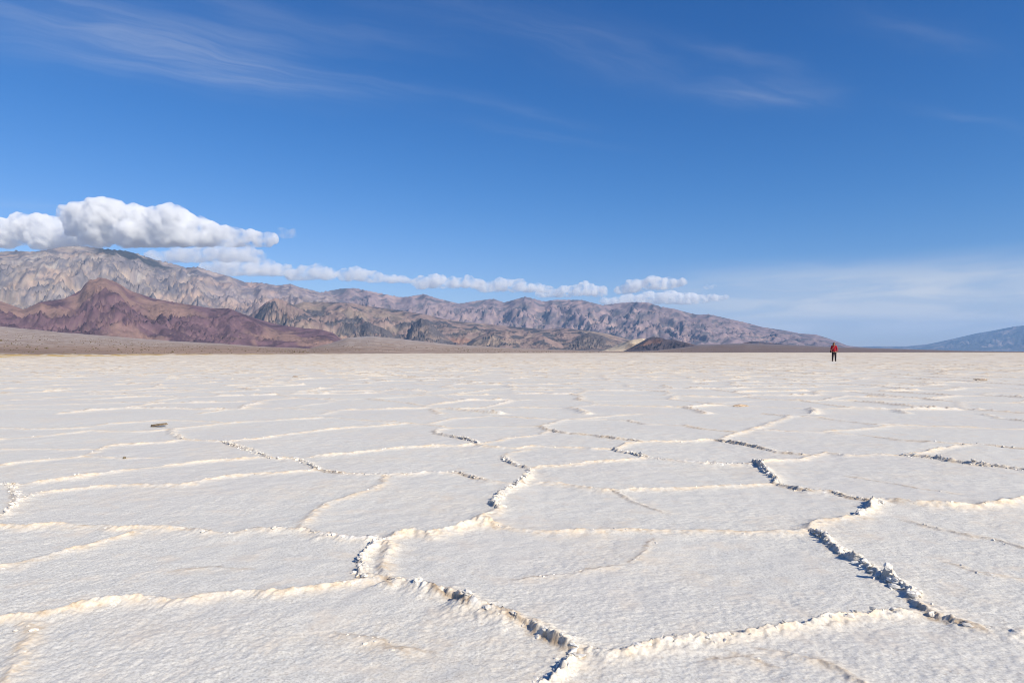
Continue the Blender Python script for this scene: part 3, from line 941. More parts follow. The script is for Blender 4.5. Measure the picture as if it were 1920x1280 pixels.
        silt[far] = np.where(lit >= 0, 1.0, 0.1) * np.where(steep, 0.9, 0.3) * np.exp(-(bd / np.maximum(0.024, 0.0028 * fr)) ** 2) * sstep(0.1, 0.6, eh) * sstep(0.3, 0.9, hmod[far])
        stain[far] = np.exp(-(bd / np.maximum(np.where(lit < 0, 0.09, 0.05), 0.003 * fr)) ** 2) * np.clip(0.40 + eh, 0, 1) * (0.5 + 0.5 * np.minimum(hmod[far], 1.2))
        fresh[far] = np.where(steep, 0.3, 0.1) * sstep(0.015, 0.03, z) * sstep(30, 10, fr)
    # broad swell of the crust, pitted popcorn surface
    Z = Z + 0.012 * noise2(x * 0.7, y * 0.7, 41) * sstep(0.0, 0.3, dmin)
    Z = Z + 0.10 * sstep(60, 300, r) * (fbm(x * 0.12, y * 0.12, 3, 45))
    pit = fbm(x * 42, y * 42, 3, 42, 0.65)
    popc = sstep(0.0, 0.5, fbm(x * 0.8 + 4, y * 0.8, 3, 43) + 0.25)
    Z = Z + fine * (0.0006 + 0.0012 * popc) * pit * (r < 14) + 0.003 * fbm(x * 8, y * 8, 3, 44)
    bands = sstep(110, 170, r) * sstep(0.15, 0.5, fbm(x * 0.004, y * 0.03, 3, 46))
    stain = np.clip(stain + 0.22 * sstep(0.1, 0.6, fbm(x * 1.3, y * 1.3, 4, 47)) + 0.55 * bands + sstep(12, 40, r) * (0.12 + 0.4 * sstep(-0.1, 0.5, fbm(x * 0.10, y * 0.22, 4, 48))), 0, 1)
    return [q.reshape(sh) for q in (Z, dmin, line, cid, eid, stain, np.clip(fresh, 0, 1), rid_h, np.clip(silt, 0, 1))]


# plates between the traced ridges: flood fill on a small map
GX0, GY0, GS = -13.5, 0.5, 0.03
gnx, gny = int(27 / GS), int((Y_TRACED + 0.6 - GY0) / GS)
blk = np.zeros((gny, gnx), dtype=bool)
for P in lines:
    for a, b in zip(P[:-1], P[1:]):
        k = max(2, int(np.linalg.norm(b - a) / 0.012))
        q = a + (b - a) * np.linspace(0, 1, k)[:, None]
        for ox in (0, 1):
            for oy in (0, 1):
                jx = ((q[:, 0] - GX0) / GS).astype(int) + ox; jy = ((q[:, 1] - GY0) / GS).astype(int) + oy
                ok = (jx >= 0) & (jx < gnx) & (jy >= 0) & (jy < gny)
                blk[jy[ok], jx[ok]] = True
lab = np.where(blk, -1, 0).tolist()
nplate = 0
for y0 in range(0, gny, 4):
    for x0 in range(0, gnx, 4):
        if lab[y0][x0] == 0:
            nplate += 1
            st = [(y0, x0)]; lab[y0][x0] = nplate
            while st:
                yy, xx = st.pop()
                for y2, x2 in ((yy + 1, xx), (yy - 1, xx), (yy, xx + 1), (yy, xx - 1)):
                    if 0 <= y2 < gny and 0 <= x2 < gnx and lab[y2][x2] == 0:
                        lab[y2][x2] = nplate; st.append((y2, x2))
lab = np.array(lab)
for _ in range(4):                                     # plates meet under the crests
    hole = lab <= 0
    for dy, dx in ((0, 1), (1, 0), (0, -1), (-1, 0)):
        s_ = np.roll(np.roll(lab, dy, 0), dx, 1)
        lab = np.where(hole & (lab <= 0) & (s_ > 0), s_, lab)


def build_net(azs, rows, fine):
    if rows.ndim == 1:
        A, R = np.meshgrid(azs, rows)
    else:
        A = np.broadcast_to(azs, rows.shape); R = rows
    X, Y = R * np.sin(A), R * np.cos(A)
    Z, dm, ln, cid, eid, stn, frs, rh, slt = salt_height(X, Y, R, fine)
    return dict(A=A, R=R, X=X, Y=Y, Z=Z, dm=dm, ln=ln, cid=cid, eid=eid, stain=stn, fresh=frs, rh=rh, silt=slt)


net1 = build_net(az1, rows1, 1.0)
net2 = build_net(az1[::2], rows2, 0.6)
az3 = az1[::4]
rows3 = R2 * (shore_r(az3) * 1.03 / R2) ** (np.linspace(0, 1, 260)[:, None])
net3 = build_net(az3, rows3, 0.0)
net3['Z'][-1, :] -= 0.12
# close the seams: the finer net follows the coarser one along the common row
for a, b in ((net1, net2), (net2, net3)):
    a['Z'][-1, ::2] = b['Z'][0, :]
    a['Z'][-1, 1::2] = (b['Z'][0, :-1] + b['Z'][0, 1:]) / 2
    # straight chord between the coarse columns
    for k in ('X', 'Y'):
        a[k] = a[k].copy(); a[k][-1, ::2] = b[k][0, :]
        a[k][-1, 1::2] = (b[k][0, :-1] + b[k][0, 1:]) / 2

allv, alln, allq, alll, alls, allf, allw, allt = [], [], [], [], [], [], [], []
off = 0
for N in (net1, net2, net3):
    P = np.stack([N['X'], N['Y'], N['Z']], -1)
    tu = np.gradient(P, axis=1); tv = np.gradient(P, axis=0)
    nr = np.cross(tu, tv)
    nr /= np.linalg.norm(nr, axis=-1, keepdims=True) + 1e-12
    nr[nr[..., 2] < 0] *= -1
    nrw, ncl = N['Z'].shape
    idx = np.arange(nrw * ncl).reshape(nrw, ncl) + off
    q = np.stack([idx[:-1, :-1], idx[:-1, 1:], idx[1:, 1:], idx[1:, :-1]], -1)
    # ids: >0 plates, <0 ridges
    x_, y_ = N['X'], N['Y']
    jx = np.clip(((x_ - GX0) / GS).astype(int), 0, gnx - 1); jy = np.clip(((y_ - GY0) / GS).astype(int), 0, gny - 1)
    pl = lab[jy, jx].astype(np.int64)
    pl = np.where(N['cid'] != -1, N['cid'] * 2 + 10 ** 12, pl)
    lnh = np.array([r[1] for r in RIDGES])
    rid = np.where(N['ln'] >= 0, -(N['ln'] + 1), 0)
    is_r = (N['ln'] >= 0) & (N['dm'] < 0.035 + 0.006 * lnh[np.maximum(N['ln'], 0)])
    is_r2 = (N['cid'] != -1) & (N['dm'] < 0.06) & (N['rh'] > 0.012)
    L_ = np.where(is_r, rid, np.where(is_r2, -np.abs(N['eid']) - 10 ** 9, pl))
    ql = L_[:-1, :-1]
    inview = (np.abs(N['A'][:-1, :-1]) < math.radians(37)) & (N['R'][:-1, :-1] > 1.75)
    allw.append((np.where(inview, 1.0 / N['R'][:-1, :-1], 0) * (1 if N is net1 else (3.5 if N is net2 else 16))).ravel())
    allv.append(P.reshape(-1, 3)); alln.append(nr.reshape(-1, 3)); allq.append(q.reshape(-1, 4)); alll.append(ql.ravel())
    alls.append(N['stain'].ravel()); allf.append(N['fresh'].ravel()); allt.append(N['silt'].ravel())
    off += nrw * ncl
V_ = np.concatenate(allv); N_ = np.concatenate(alln); Q_ = np.concatenate(allq); L_ = np.concatenate(alll)
ST_ = np.concatenate(alls); FR_ = np.concatenate(allf); WT_ = np.concatenate(allw); SI_ = np.concatenate(allt)

uniq, inv = np.unique(L_, return_inverse=True)
wsum = np.bincount(inv, weights=WT_)
plates = [i for i in np.argsort(-wsum) if uniq[i] > 0 and wsum[i] > 2][:290]
ridges = [i for i in np.argsort(-wsum) if uniq[i] < 0 and wsum[i] > 1][:290]
chosen = np.zeros(len(uniq), dtype=bool); chosen[plates] = True; chosen[ridges] = True
remap = np.full(len(V_), -1, dtype=np.int64)


def submesh(name, quads):
    vi = np.unique(quads)
    remap[vi] = np.arange(len(vi))
    return mesh_from(name, V_[vi], remap[quads], True, {'stain': ST_[vi], 'fresh': FR_[vi], 'silt': SI_[vi]}, N_[vi])


rest = ~chosen[inv]
salt = obj('salt_flat', submesh('salt_flat', Q_[rest]), SALT, kind='structure', label='white salt flat cracked into wide polygon plates')

a_ = np.linspace(0, 2 * math.pi, 49)[:-1]
dv = np.concatenate([[(0, 0, -0.02)], np.stack([1.02 * np.sin(a_), 1.02 * np.cos(a_), np.full(48, -0.02)], -1)])
df = np.array([(0, 1 + (k + 1) % 48, 1 + k) for k in range(48)])
obj('salt_plate', mesh_from('salt_plate', dv, df, True, {'stain': np.full(49, 0.1), 'fresh': np.zeros(49), 'silt': np.zeros(49)}), SALT, parent=salt)

# clods of salt broken loose along the sharpest ridges: they belong to the ridge they crown
t_ = (1 + 5 ** 0.5) / 2
ICO_V = np.array([(-1, t_, 0), (1, t_, 0), (-1, -t_, 0), (1, -t_, 0), (0, -1, t_), (0, 1, t_), (0, -1, -t_), (0, 1, -t_), (t_, 0, -1), (t_, 0, 1), (-t_, 0, -1), (-t_, 0, 1)]) / 1.9
ICO_F = np.array([(0, 11, 5), (0, 5, 1), (0, 1, 7), (0, 7, 10), (0, 10, 11), (1, 5, 9), (5, 11, 4), (11, 10, 2), (10, 7, 6), (7, 1, 8),
                  (3, 9, 4), (3, 4, 2), (3, 2, 6), (3, 6, 8), (3, 8, 9), (4, 9, 5), (2, 4, 11), (6, 2, 10), (8, 6, 7), (9, 8, 1)])
# one subdivision
def subdiv(v, f):
    v = list(map(tuple, v)); cache = {}

    def mid(a, b):
        k = (min(a, b), max(a, b))
        if k not in cache:
            p = (np.array(v[a]) + np.array(v[b])) / 2
            p = p / np.linalg.norm(p) * np.linalg.norm(v[0])
            cache[k] = len(v); v.append(tuple(p))
        return cache[k]
    o = []
    for a, b, c in f:
        ab, bc, ca2 = mid(a, b), mid(b, c), mid(c, a)
        o += [(a, ab, ca2), (b, bc, ab), (c, ca2, bc), (ab, bc, ca2)]
    return np.array(v), np.array(o)


ICO2_V, ICO2_F = subdiv(ICO_V, ICO_F)
rng = np.random.default_rng(7)


def clods_for(li):
    P = lines[li]; hc, st = RIDGES[li][1], RIDGES[li][2]
    dens = {'b': 170, 'b2': 90, 'o': 55, 'c': 10, 'k': 20}[st]
    vs, fs = [], []
    o_ = 0
    for a, b in zip(P[:-1], P[1:]):
        L = np.linalg.norm(b - a)
        if a[1] > 7.0:
            continue
        cnt = rng.poisson(L * dens)
        for _ in range(cnt):
            p = a + (b - a) * rng.random() + rng.normal(0, 0.014, 2)
            clump = 0.5 + 0.5 * float(noise2(np.array([p[0] * 3.1]), np.array([p[1] * 3.1]), 77)[0])
            if rng.random() > clump * 1.25:
                continue
            s = rng.uniform(0.004, 0.008) + 0.0017 * hc * rng.random() ** 2.4
            big = s > 0.012
            v0, f0 = (ICO2_V, ICO2_F) if big else (ICO_V, ICO_F)
            v = v0 * (1 + rng.normal(0, 0.17, (len(v0), 1)))
            v = v * np.array([1.15, rng.uniform(0.6, 1.0), rng.uniform(0.22, 0.55)])
            th = rng.random() * 6.28; ti = rng.normal(0, 0.75)
            c_, s_ = math.cos(th), math.sin(th)
            v = v @ np.array([(1, 0, 0), (0, math.cos(ti), -math.sin(ti)), (0, math.sin(ti), math.cos(ti))])
            v = v @ np.array([(c_, -s_, 0), (s_, c_, 0), (0, 0, 1)])
            vs.append((v * s, p, s)); fs.append(f0 + o_); o_ += len(v0)
    return vs, fs


# height of the crust under any near point (nearest vertex of the fine net)
def crust_z(x, y):
    r = math.hypot(x, y); a = math.atan2(x, y)
    N = net1 if r < R1 else net2
    rw = rows1 if r < R1 else rows2
    azs = az1 if r < R1 else az1[::2]
    i = int(np.clip(np.searchsorted(rw, r), 0, len(rw) - 1)); j = int(np.clip(np.searchsorted(azs, a), 0, len(azs) - 1))
    return float(N['Z'][i, j])


order = np.argsort(inv, kind='stable')
starts = np.searchsorted(inv[order], np.arange(len(uniq) + 1))
for i in plates:
    qs = Q_[order[starts[i]:starts[i + 1]]]
    obj('salt_plate', submesh('salt_plate', qs), SALT, parent=salt)
for i in ridges:
    qs = Q_[order[starts[i]:starts[i + 1]]]
    me = submesh('salt_ridge', qs)
    ro = obj('salt_ridge', me, SALT, parent=salt)
    li = -int(uniq[i]) - 1
    if 0 <= li < NL:
        vs, fs = clods_for(li)
        if vs:
            VV = []
            for v, p, s in vs:
                z = crust_z(p[0], p[1]) - s * 0.05
                VV.append(v + np.array([p[0], p[1], z]))
            VV = np.concatenate(VV); FF = np.concatenate(fs)
            cm = mesh_from('salt_clods', VV, FF, False, {'stain': np.full(len(VV), 0.4), 'fresh': np.repeat(rng.random(len(vs)) * 0.4, [len(v) for v, _, _ in vs])})
            obj('salt_clods', cm, SALT, parent=ro, kind='stuff')


# ------------------------------------------------------------------ small things on the salt
def stone(name, px, py, size, col, label, cat='stone', seed=0, rot=0.0, group=None):
    x, y = ground(px, py)
    r_ = np.random.default_rng(seed)
    v = ICO2_V * (1 + r_.normal(0, 0.12, (len(ICO2_V), 1)))
    v = v * np.array(size)
    c_, s_ = math.cos(rot), math.sin(rot)
    v = v @ np.array([(c_, s_, 0), (-s_, c_, 0), (0, 0, 1)])
    me = mesh_from(name, v, ICO2_F, False)
    m = plain_mat(name + '_surface', col, 0.95, 0.4, 45.0, 0.004)
    o = obj(name, me, m, label=label, cat=cat, group=group)
    o.location = (x, y, crust_z(x, y) + size[2] * 0.45)
    return o


# a slab of dark crust lying tilted: a bent plate with a broken edge
def slab(px, py):
    x, y = ground(px, py)
    r_ = np.random.default_rng(3)
    n = 14
    vs = []
    for lay in (0.0, 0.018):
        for k in range(n):
            a = 2 * math.pi * k / n
            rr = 1 + r_.normal(0, 0.10)
            vs.append((0.092 * math.cos(a) * rr, 0.05 * math.sin(a) * rr, lay + 0.12 * (0.092 * math.cos(a)) + 0.006 * r_.random()))
    vs.append((0, 0, 0.0)); vs.append((0, 0, 0.026))
    fs = []
    for k in range(n):
        k2 = (k + 1) % n
        fs += [(k, k2, n + k2), (k, n + k2, n + k), (2 * n, k2, k), (2 * n + 1, n + k, n + k2)]
    me = mesh_from('mud_slab', np.array(vs), np.array(fs), False)
    o = obj('mud_slab', me, plain_mat('mud_slab_surface', (0.20, 0.15, 0.10), 0.95, 0.5, 40.0, 0.004),
            label='flat brown slab of dried mud lying on the white salt', cat='slab')
    o.location = (x, y, crust_z(x, y) + 0.012)


slab(298, 799)
stone('pebble', 233, 861, (0.012, 0.011, 0.012), (0.16, 0.13, 0.09), 'tiny dark brown pebble on a clean salt plate', seed=1)
stone('clod', 1388, 762, (0.115, 0.055, 0.024), (0.56, 0.43, 0.31), 'rusty orange salt clod beside a low ridge', 'clod', 2)
stone('clod', 1838, 713, (0.20, 0.14, 0.045), (0.46, 0.37, 0.29), 'brown clod standing beyond the ridges far to the right', 'clod', 4)
stone('clod', 553, 707, (0.09, 0.07, 0.03), (0.36, 0.27, 0.20), 'flat brown clod far out on the pale salt', 'clod', 5)

# ------------------------------------------------------------------ the person
def skin_mesh(name, joints, bones, mat, parent, root=0, sub=2):
    me = bpy.data.meshes.new(name)
    me.from_pydata([j[:3] for j in joints], bones, [])
    o = obj(name, me, mat, parent=parent)
    md = o.modifiers.new('skin', 'SKIN'); md.use_smooth_shade = True
    for i, j in enumerate(joints):
        sv_ = me.skin_vertices[0].data[i]
        sv_.radius = (j[3], j[4] if len(j) > 4 else j[3])
        sv_.use_root = (i == root)
    s = o.modifiers.new('sub', 'SUBSURF'); s.levels = sub; s.render_levels = sub
    return o


M_SKIN = plain_mat('skin', (0.42, 0.25, 0.17), 0.6, 0.08, 30)
M_JACKET = plain_mat('red_jacket_cloth', (0.31, 0.006, 0.020), 0.75, 0.2, 9, 0.01)
M_TROUSER = plain_mat('dark_trouser_cloth', (0.018, 0.016, 0.024), 0.85, 0.25, 14, 0.006)
M_BOOT = plain_mat('boot_leather', (0.03, 0.025, 0.022), 0.6, 0.2, 20)
M_HAIR = plain_mat('brown_hair', (0.045, 0.028, 0.018), 0.6, 0.4, 60, 0.004)
M_STRAP = plain_mat('tan_strap', (0.30, 0.22, 0.14), 0.8, 0.2, 30)
M_BAG = plain_mat('dark_bag_cloth', (0.015, 0.014, 0.016), 0.7, 0.2, 30)

pxx, pyy = ground(1564, 677.5)
pz = crust_z(pxx, pyy)
person = obj('person', None, label='person in a red jacket and dark trousers standing far out on the salt', cat='person')
person.location = (pxx, pyy, pz - 0.01)
person.rotation_euler = (0, 0, -math.atan2(pxx, pyy) + 0.12)      # faces back towards the camera, a little to the side
# local axes: -y is towards the camera, x to the right of the picture
bj = [(0, 0, 0.93, .105, .085), (0, 0.01, 1.12, .125, .10), (0, 0.015, 1.30, .15, .105), (0, 0.005, 1.445, .06, .055), (0, -0.015, 1.52, .05, .05),
      (0, -0.045, 1.62, .078, .092), (0, -0.085, 1.69, .07, .08)]
bb = [(0, 1), (1, 2), (2, 3), (3, 4), (4, 5), (5, 6)]


def add(j, b, parent_i, pts):
    p = parent_i
    for q in pts:
        j.append(q); b.append((p, len(j) - 1)); p = len(j) - 1
    return p


for sx in (-1, 1):
    hand = add(bj, bb, 2, [(sx * 0.17, 0.015, 1.375, .052), (sx * 0.225, 0.03, 1.13, .042), (sx * 0.215, -0.05, 0.915, .028), (sx * 0.205, -0.075, 0.855, .034, .02)])
    for fi, (oy, ln_) in enumerate(((-0.034, .062), (-0.014, .075), (0.006, .070), (0.024, .055))):
        add(bj, bb, hand, [(sx * 0.203, -0.075 + oy, 0.815, .010), (sx * 0.195, -0.085 + oy, 0.815 - ln_ * .6, .009), (sx * 0.18, -0.088 + oy, 0.815 - ln_, .008)])
    add(bj, bb, hand, [(sx * 0.19, -0.115, 0.845, .011), (sx * 0.178, -0.128, 0.812, .010)])
    lx = sx * 0.095
    if sx < 0:
        add(bj, bb, 0, [(lx, 0, 0.88, .085), (lx - 0.02, -0.03, 0.50, .058), (lx - 0.035, 0.03, 0.09, .038), (lx - 0.04, -0.10, 0.035, .035)])
    else:
        add(bj, bb, 0, [(lx, 0, 0.88, .085), (lx + 0.015, -0.02, 0.50, .058), (lx + 0.02, 0.02, 0.09, .038), (lx + 0.03, -0.11, 0.035, .035)])
body = skin_mesh('body', bj, bb, M_SKIN, person, 0, 2)
# jacket: torso, hem over the hips, sleeves to the wrist, stand-up collar
jj = [(0, 0, 0.84, .195, .145), (0, 0.005, 1.00, .175, .135), (0, 0.015, 1.18, .18, .135), (0, 0.015, 1.34, .175, .125), (0, 0.005, 1.44, .105, .095), (0, 0.0, 1.49, .085, .085)]
jb = [(0, 1), (1, 2), (2, 3), (3, 4), (4, 5)]
for sx in (-1, 1):
    add(jj, jb, 3, [(sx * 0.19, 0.015, 1.375, .078), (sx * 0.245, 0.03, 1.13, .070), (sx * 0.235, -0.035, 0.955, .055), (sx * 0.223, -0.055, 0.905, .046)])
skin_mesh('jacket', jj, jb, M_JACKET, person, 0, 2)
tj = [(0, 0, 0.93, .175, .135)]
tb = []
add(tj, tb, 0, [(-0.095, 0, 0.80, .118), (-0.117, -0.03, 0.48, .090), (-0.13, 0.025, 0.12, .070), (-0.132, 0.025, 0.07, .068)])
add(tj, tb, 0, [(0.095, 0, 0.80, .118), (0.112, -0.02, 0.48, .090), (0.117, 0.015, 0.12, .070), (0.118, 0.015, 0.07, .068)])
skin_mesh('trousers', tj, tb, M_TROUSER, person, 0, 2)
for bx, by in ((-0.135, 0.02), (0.122, 0.01)):
    skin_mesh('boot', [(bx, by + 0.03, 0.045, .052, .05), (bx, by + 0.02, 0.12, .055), (bx * 1.05, by - 0.09, 0.042, .048, .042), (bx * 1.1, by - 0.17, 0.035, .04, .035)],
              [(0, 1), (0, 2), (2, 3)], M_BOOT, person, 0, 2)
# hair falling to the shoulders on both sides of the face
skin_mesh('hair', [(0, 0.012, 1.665, .108, .10), (0, -0.095, 1.725, .095, .085), (0, 0.045, 1.56, .095, .055), (0, 0.05, 1.45, .10, .04),
                   (-0.075, -0.06, 1.60, .050), (-0.095, -0.08, 1.48, .045), (-0.10, -0.10, 1.38, .030), (0.085, 0.0, 1.58, .034), (0.095, -0.02, 1.47, .03)],
          [(0, 1), (0, 2), (2, 3), (0, 4), (4, 5), (5, 6), (0, 7), (7, 8)], M_HAIR, person, 0, 2)
# face: nose, eyes, ears
skin_mesh('nose', [(0, -0.125, 1.645, .012), (0, -0.150, 1.615, .014), (0, -0.135, 1.605, .010)], [(0, 1), (1, 2)], M_SKIN, person, 0, 1)
for ex in (-0.03, 0.03):
    skin_mesh('eye', [(ex, -0.128, 1.645, .009), (ex * 1.2, -0.126, 1.645, .008)], [(0, 1)], M_HAIR, person, 0, 1)
skin_mesh('mouth', [(-0.022, -0.122, 1.575, .006), (0, -0.130, 1.573, .008), (0.022, -0.122, 1.575, .006)], [(0, 1), (1, 2)],
          plain_mat('lips', (0.30, 0.11, 0.09), 0.6, 0.1), person, 1, 1)

bag = obj('shoulder_bag', None, label='dark bag at the hip of the red jacketed person', cat='bag')
bag.location = person.location
bag.rotation_euler = person.rotation_euler
bm_v = []
for z_ in (0.80, 0.84, 0.96, 0.985):
    s_ = 1.0 if 0.82 < z_ < 0.97 else 0.86
    for k in range(12):
        a = 2 * math.pi * k / 12
        cx2 = math.copysign(abs(math.cos(a)) ** 0.5, math.cos(a)); cy2 = math.copysign(abs(math.sin(a)) ** 0.5, math.sin(a))
        bm_v.append((-0.285 + 0.06 * cx2 * s_, -0.04 + 0.10 * cy2 * s_, z_))
bf = []
for l_ in range(3):
    for k in range(12):
        k2 = (k + 1) % 12
        bf.append((l_ * 12 + k, l_ * 12 + k2, (l_ + 1) * 12 + k2, (l_ + 1) * 12 + k))
me = bpy.data.meshes.new('pouch')
me.from_pydata(bm_v, [], bf + [tuple(range(11, -1, -1)), tuple(range(36, 48))])
obj('pouch', me, M_BAG, parent=bag)
skin_mesh('strap', [(-0.27, -0.05, 0.98, .02, .012), (-0.17, -0.155, 1.12, .02, .012), (-0.06, -0.165, 1.27, .02, .012), (0.04, -0.13, 1.41, .02, .012), (0.085, -0.06, 1.475, .02, .012), (0.09, 0.05, 1.47, .02, .012)],
          [(0, 1), (1, 2), (2, 3), (3, 4), (4, 5)], M_STRAP, bag, 0, 1)

# ------------------------------------------------------------------ clouds: heaped cumulus with flat feet, real volumes above the range
def cloud_material(dens, tuft=700.0, step=0.2):
    m = bpy.data.materials.new('cloud_droplets')
    m.use_nodes = True
    T = NT(m.node_tree)
    T.n.clear()
    out = T.n.new('ShaderNodeOutputMaterial')
    pv_ = T.n.new('ShaderNodeVolumePrincipled')
    pv_.inputs['Color'].default_value = (0.995, 0.995, 0.995, 1)
    tcn = T.n.new('ShaderNodeTexCoord')
    nz = T.noise(tcn.outputs['Object'], 1.0 / tuft, 6.0, 0.54, 0.4)
    T.l.new(T.math('MULTIPLY', T.maprange(nz, 0.36, 0.64), dens), pv_.inputs['Density'])
    m.cycles.volume_step_rate = step
    pv_.inputs['Anisotropy'].default_value = 0.0
    T.l.new(pv_.outputs[0], out.inputs['Volume'])
    return m


CLOUDS = [  # label, row of the flat base, altitude km, density, puffs (x, y, r) in the picture
    ('largest white cumulus cloud heaped above the summit', 463, 3.75, .0040, [(148, 408, 27), (190, 396, 22), (212, 402, 25), (175, 425, 34), (250, 412, 26), (290, 414, 24), (322, 416, 26), (352, 428, 24), (240, 435, 28), (300, 438, 26), (390, 438, 20), (430, 443, 16), (470, 447, 13), (500, 449, 10)]),
    ('white cloud bank at the far left edge below the big cumulus', 467, 3.9, .0035, [(-60, 440, 24), (-25, 436, 24), (10, 436, 22), (40, 427, 22), (68, 424, 20), (100, 432, 21), (140, 442, 17), (172, 449, 12), (80, 445, 24)]),
    ('grey cloud tucked under the right end of the big cumulus', 490, 3.9, .0022, [(285, 482, 8), (330, 479, 12), (375, 480, 13), (420, 472, 17), (455, 476, 14), (485, 482, 8)]),
    ('low cloud touching the ridge right of the summit', 516, 3.9, .0024, [(385, 503, 9), (425, 503, 13), (468, 501, 15), (500, 503, 13), (532, 509, 8)]),
    ('small cloud just left of the row of clouds', 525, 3.9, .0026, [(545, 515, 8), (572, 512, 11), (598, 509, 11), (618, 513, 8)]),
    ('plump white cloud with a long tail to the right', 530, 3.9, .0030, [(644, 515, 10), (668, 512, 12), (700, 518, 10), (730, 523, 8), (752, 523, 6), (772, 526, 4)]),
    ('white cloud over the low saddle of the range', 543, 3.9, .0030, [(788, 530, 11), (816, 526, 11), (848, 529, 9), (878, 527, 9), (897, 532, 6)]),
    ('long cloud over the round topped hills', 548, 3.95, .0028, [(905, 538, 10), (938, 533, 10), (972, 535, 10), (1008, 540, 8), (1030, 543, 5)]),
    ('cloud sitting on the purple range', 557, 4.0, .0028, [(1015, 551, 6), (1058, 546, 8), (1098, 540, 11), (1130, 547, 8)]),
    ('upper cloud above the end of the cloud row', 551, 4.0, .0030, [(1160, 544, 6), (1190, 536, 11), (1222, 529, 11), (1250, 531, 9), (1280, 528, 5)]),
    ('lowest cloud resting on the end of the purple range', 574, 4.0, .0028, [(1135, 565, 7), (1180, 561, 10), (1220, 558, 11), (1260, 557, 12), (1300, 559, 10), (1338, 557, 6), (1362, 556, 3.5)]),
    ('shred of cloud beyond the right end of the cloud row', 542, 4.0, .0016, [(1326, 538, 4), (1340, 536, 3)]),
    ('torn shred of cloud right of the big cumulus', 446, 3.8, .0012, [(532, 437, 8), (548, 438, 7)]),
]


def noise3(x, y, z, seed):
    """cheap 3-D value noise from three planes"""
    return (noise2(x + 0.37 * z, y - 0.61 * z, seed) + noise2(y + 0.53 * x, z + 11.0, seed + 1) + noise2(z - 0.29 * y, x + 23.0, seed + 2)) * 0.6


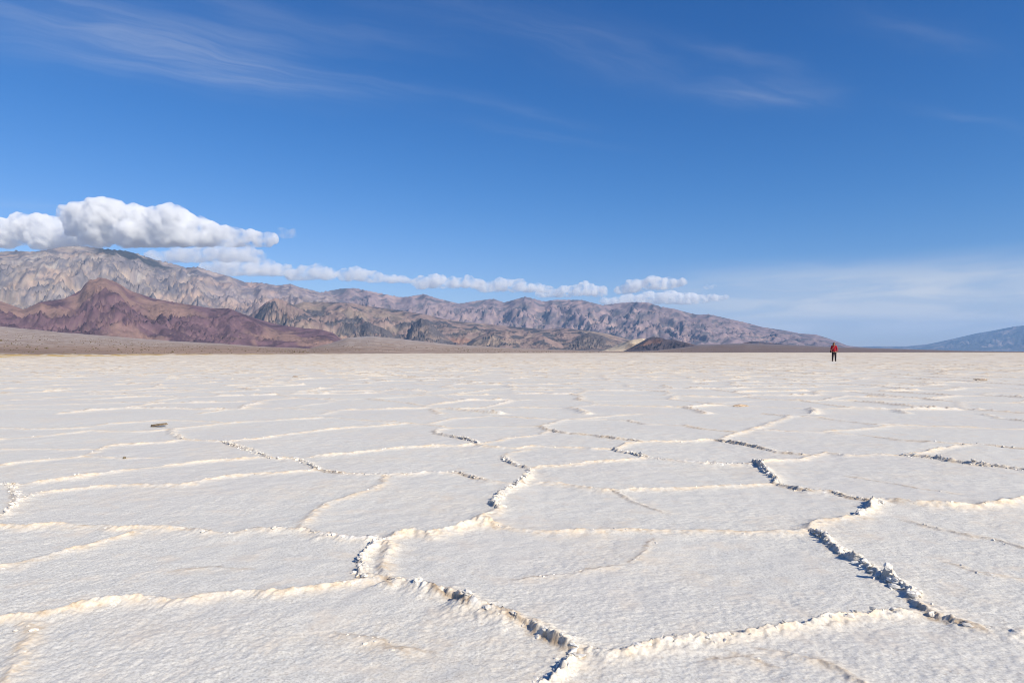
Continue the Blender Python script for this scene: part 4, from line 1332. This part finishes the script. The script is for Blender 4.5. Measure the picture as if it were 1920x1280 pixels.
def build_cloud(k, label, base_row, alt, dens, puffs):
    xs = np.mean([p[0] for p in puffs])
    tb_ = (HORIZON - base_row) / FPX
    D = alt / tb_                                      # km in depth
    r_ = np.random.default_rng(100 + k)
    vs, fs, o_ = [], [], 0
    v0, f0 = subdiv(ICO2_V / np.linalg.norm(ICO2_V[0]), ICO2_F)
    full = []
    for p, q in zip(puffs, puffs[1:] + [None]):
        full.append(p)
        if q is not None:
            gap = math.hypot(q[0] - p[0], q[1] - p[1])
            nb = int(gap / (0.35 * (p[2] + q[2])))
            if gap > 0:
                for b_ in range(nb):
                    f_ = (b_ + 1) / (nb + 1)
                    rb_ = (p[2] * (1 - f_) + q[2] * f_) * r_.uniform(0.75, 0.95)
                    full.append((p[0] + (q[0] - p[0]) * f_, min(p[1] + (q[1] - p[1]) * f_ + 2, base_row - rb_ * 0.5), rb_))
    for (x, y, r) in full:
        R = r / FPX * D
        c = np.array([(x - 960) / FPX * D, D + r_.normal(0, 0.3) * R, (HORIZON - y) / FPX * D])
        kids = [(c, R)]
        for _ in range(7):
            d = r_.normal(0, 1, 3); d[2] = abs(d[2]) * 0.9 - 0.15; d /= np.linalg.norm(d)
            kids.append((c + d * R * r_.uniform(0.6, 0.95) * np.array([1.6, 1.15, 0.9]), R * r_.uniform(0.28, 0.5)))
        for (kc, kr) in kids:
            vs.append(v0 * kr + kc); fs.append(f0 + o_); o_ += len(v0)
    V2 = np.concatenate(vs); F2 = np.concatenate(fs)
    cen = np.array([(xs - 960) / FPX * D, D, alt])
    me = mesh_from('cloud', V2 - cen, F2)
    tmp = bpy.data.objects.new('cloud_tmp', me)
    COL.objects.link(tmp)
    md = tmp.modifiers.new('r', 'REMESH'); md.mode = 'VOXEL'
    rmin = min(p[2] for p in puffs) / FPX * D
    width = (max(p[0] for p in puffs) - min(p[0] for p in puffs)) / FPX * D
    md.voxel_size = max(0.035, width / 170)
    dg = bpy.context.evaluated_depsgraph_get()
    m2 = bpy.data.meshes.new_from_object(tmp.evaluated_get(dg))
    bpy.data.objects.remove(tmp)
    n = len(m2.vertices)
    co = np.empty(n * 3, dtype=np.float32); m2.vertices.foreach_get('co', co); co = co.reshape(-1, 3).astype(float)
    no = np.empty(n * 3, dtype=np.float32); m2.vertices.foreach_get('normal', no); no = no.reshape(-1, 3).astype(float)
    disp = np.zeros(n)
    a, f = 0.26, 1.3 / max(0.35, min(1.0, rmin * 1.6))
    for o in range(4):
        q = 1 - 2 * np.abs(noise3(co[:, 0] * f + k * 7, co[:, 1] * f, co[:, 2] * f, 200 + o * 3))
        disp += a * q; a *= 0.52; f *= 2.1
    sc_ = min(1.0, rmin * 2.0) * 0.8
    co = co + no * (disp * sc_ + 0.06 * sc_)[:, None]
    # flat condensation level with a ragged underside
    rag = 0.05 * noise3(co[:, 0] * 2.2, co[:, 1] * 2.2, co[:, 2] * 0, 300 + k)
    low = co[:, 2] < rag
    co[:, 2] = np.where(low, rag + (co[:, 2] - rag) * 0.15, co[:, 2])
    co[:, 2] = np.maximum(co[:, 2], -0.12)
    m2.vertices.foreach_set('co', (co * 1000).astype(np.float32).ravel())
    m2.update()
    # one closed skin again, without pockets where billows run into each other
    tmp = bpy.data.objects.new('cloud_tmp', m2)
    COL.objects.link(tmp)
    md = tmp.modifiers.new('r', 'REMESH'); md.mode = 'VOXEL'
    md.voxel_size = 1000 * max(0.045, width / 118)
    dg = bpy.context.evaluated_depsgraph_get()
    m3 = bpy.data.meshes.new_from_object(tmp.evaluated_get(dg))
    bpy.data.objects.remove(tmp)
    m2 = m3
    m2.name = 'cloud'
    m2.materials.clear()
    o = obj('cloud', m2, cloud_material(dens * 2.4, max(480.0, rmin * 1900), 0.16), label=label, cat='cloud', group='cumulus clouds along the mountains')
    o.location = cen * 1000
    return o


for k, c in enumerate(CLOUDS):
    lab_, row_, alt_, den_, pf_ = c
    grow = 1.1 if 2 <= k <= 3 else 1.0
    build_cloud(k, lab_, row_, alt_, den_ * (1.0 if k < 2 else 0.65), [(px_, py_, pr_ * grow) for px_, py_, pr_ in pf_])

# ------------------------------------------------------------------ haze: the valley air, under the clouds
HZ = 3300.0
hx, hy0, hy1 = 78000.0, -40000.0, 78000.0
hv = np.array([(-hx, hy0, -1.4), (hx, hy0, -1.4), (hx, hy1, -1.4), (-hx, hy1, -1.4), (-hx, hy0, HZ), (hx, hy0, HZ), (hx, hy1, HZ), (-hx, hy1, HZ)])
hf = np.array([(0, 3, 2, 1), (4, 5, 6, 7), (0, 1, 5, 4), (1, 2, 6, 5), (2, 3, 7, 6), (3, 0, 4, 7)])
hm = bpy.data.materials.new('valley_haze')
hm.use_nodes = True
HT = NT(hm.node_tree); HT.n.clear()
ho = HT.n.new('ShaderNodeOutputMaterial'); hp = HT.n.new('ShaderNodeVolumePrincipled')
hp.inputs['Color'].default_value = (0.37, 0.63, 1.0, 1)
hp.inputs['Density'].default_value = 1.35e-5
hp.inputs['Anisotropy'].default_value = 0.0
HT.l.new(hp.outputs[0], ho.inputs['Volume'])
obj('haze', mesh_from('haze', hv, hf, False), hm, kind='stuff')
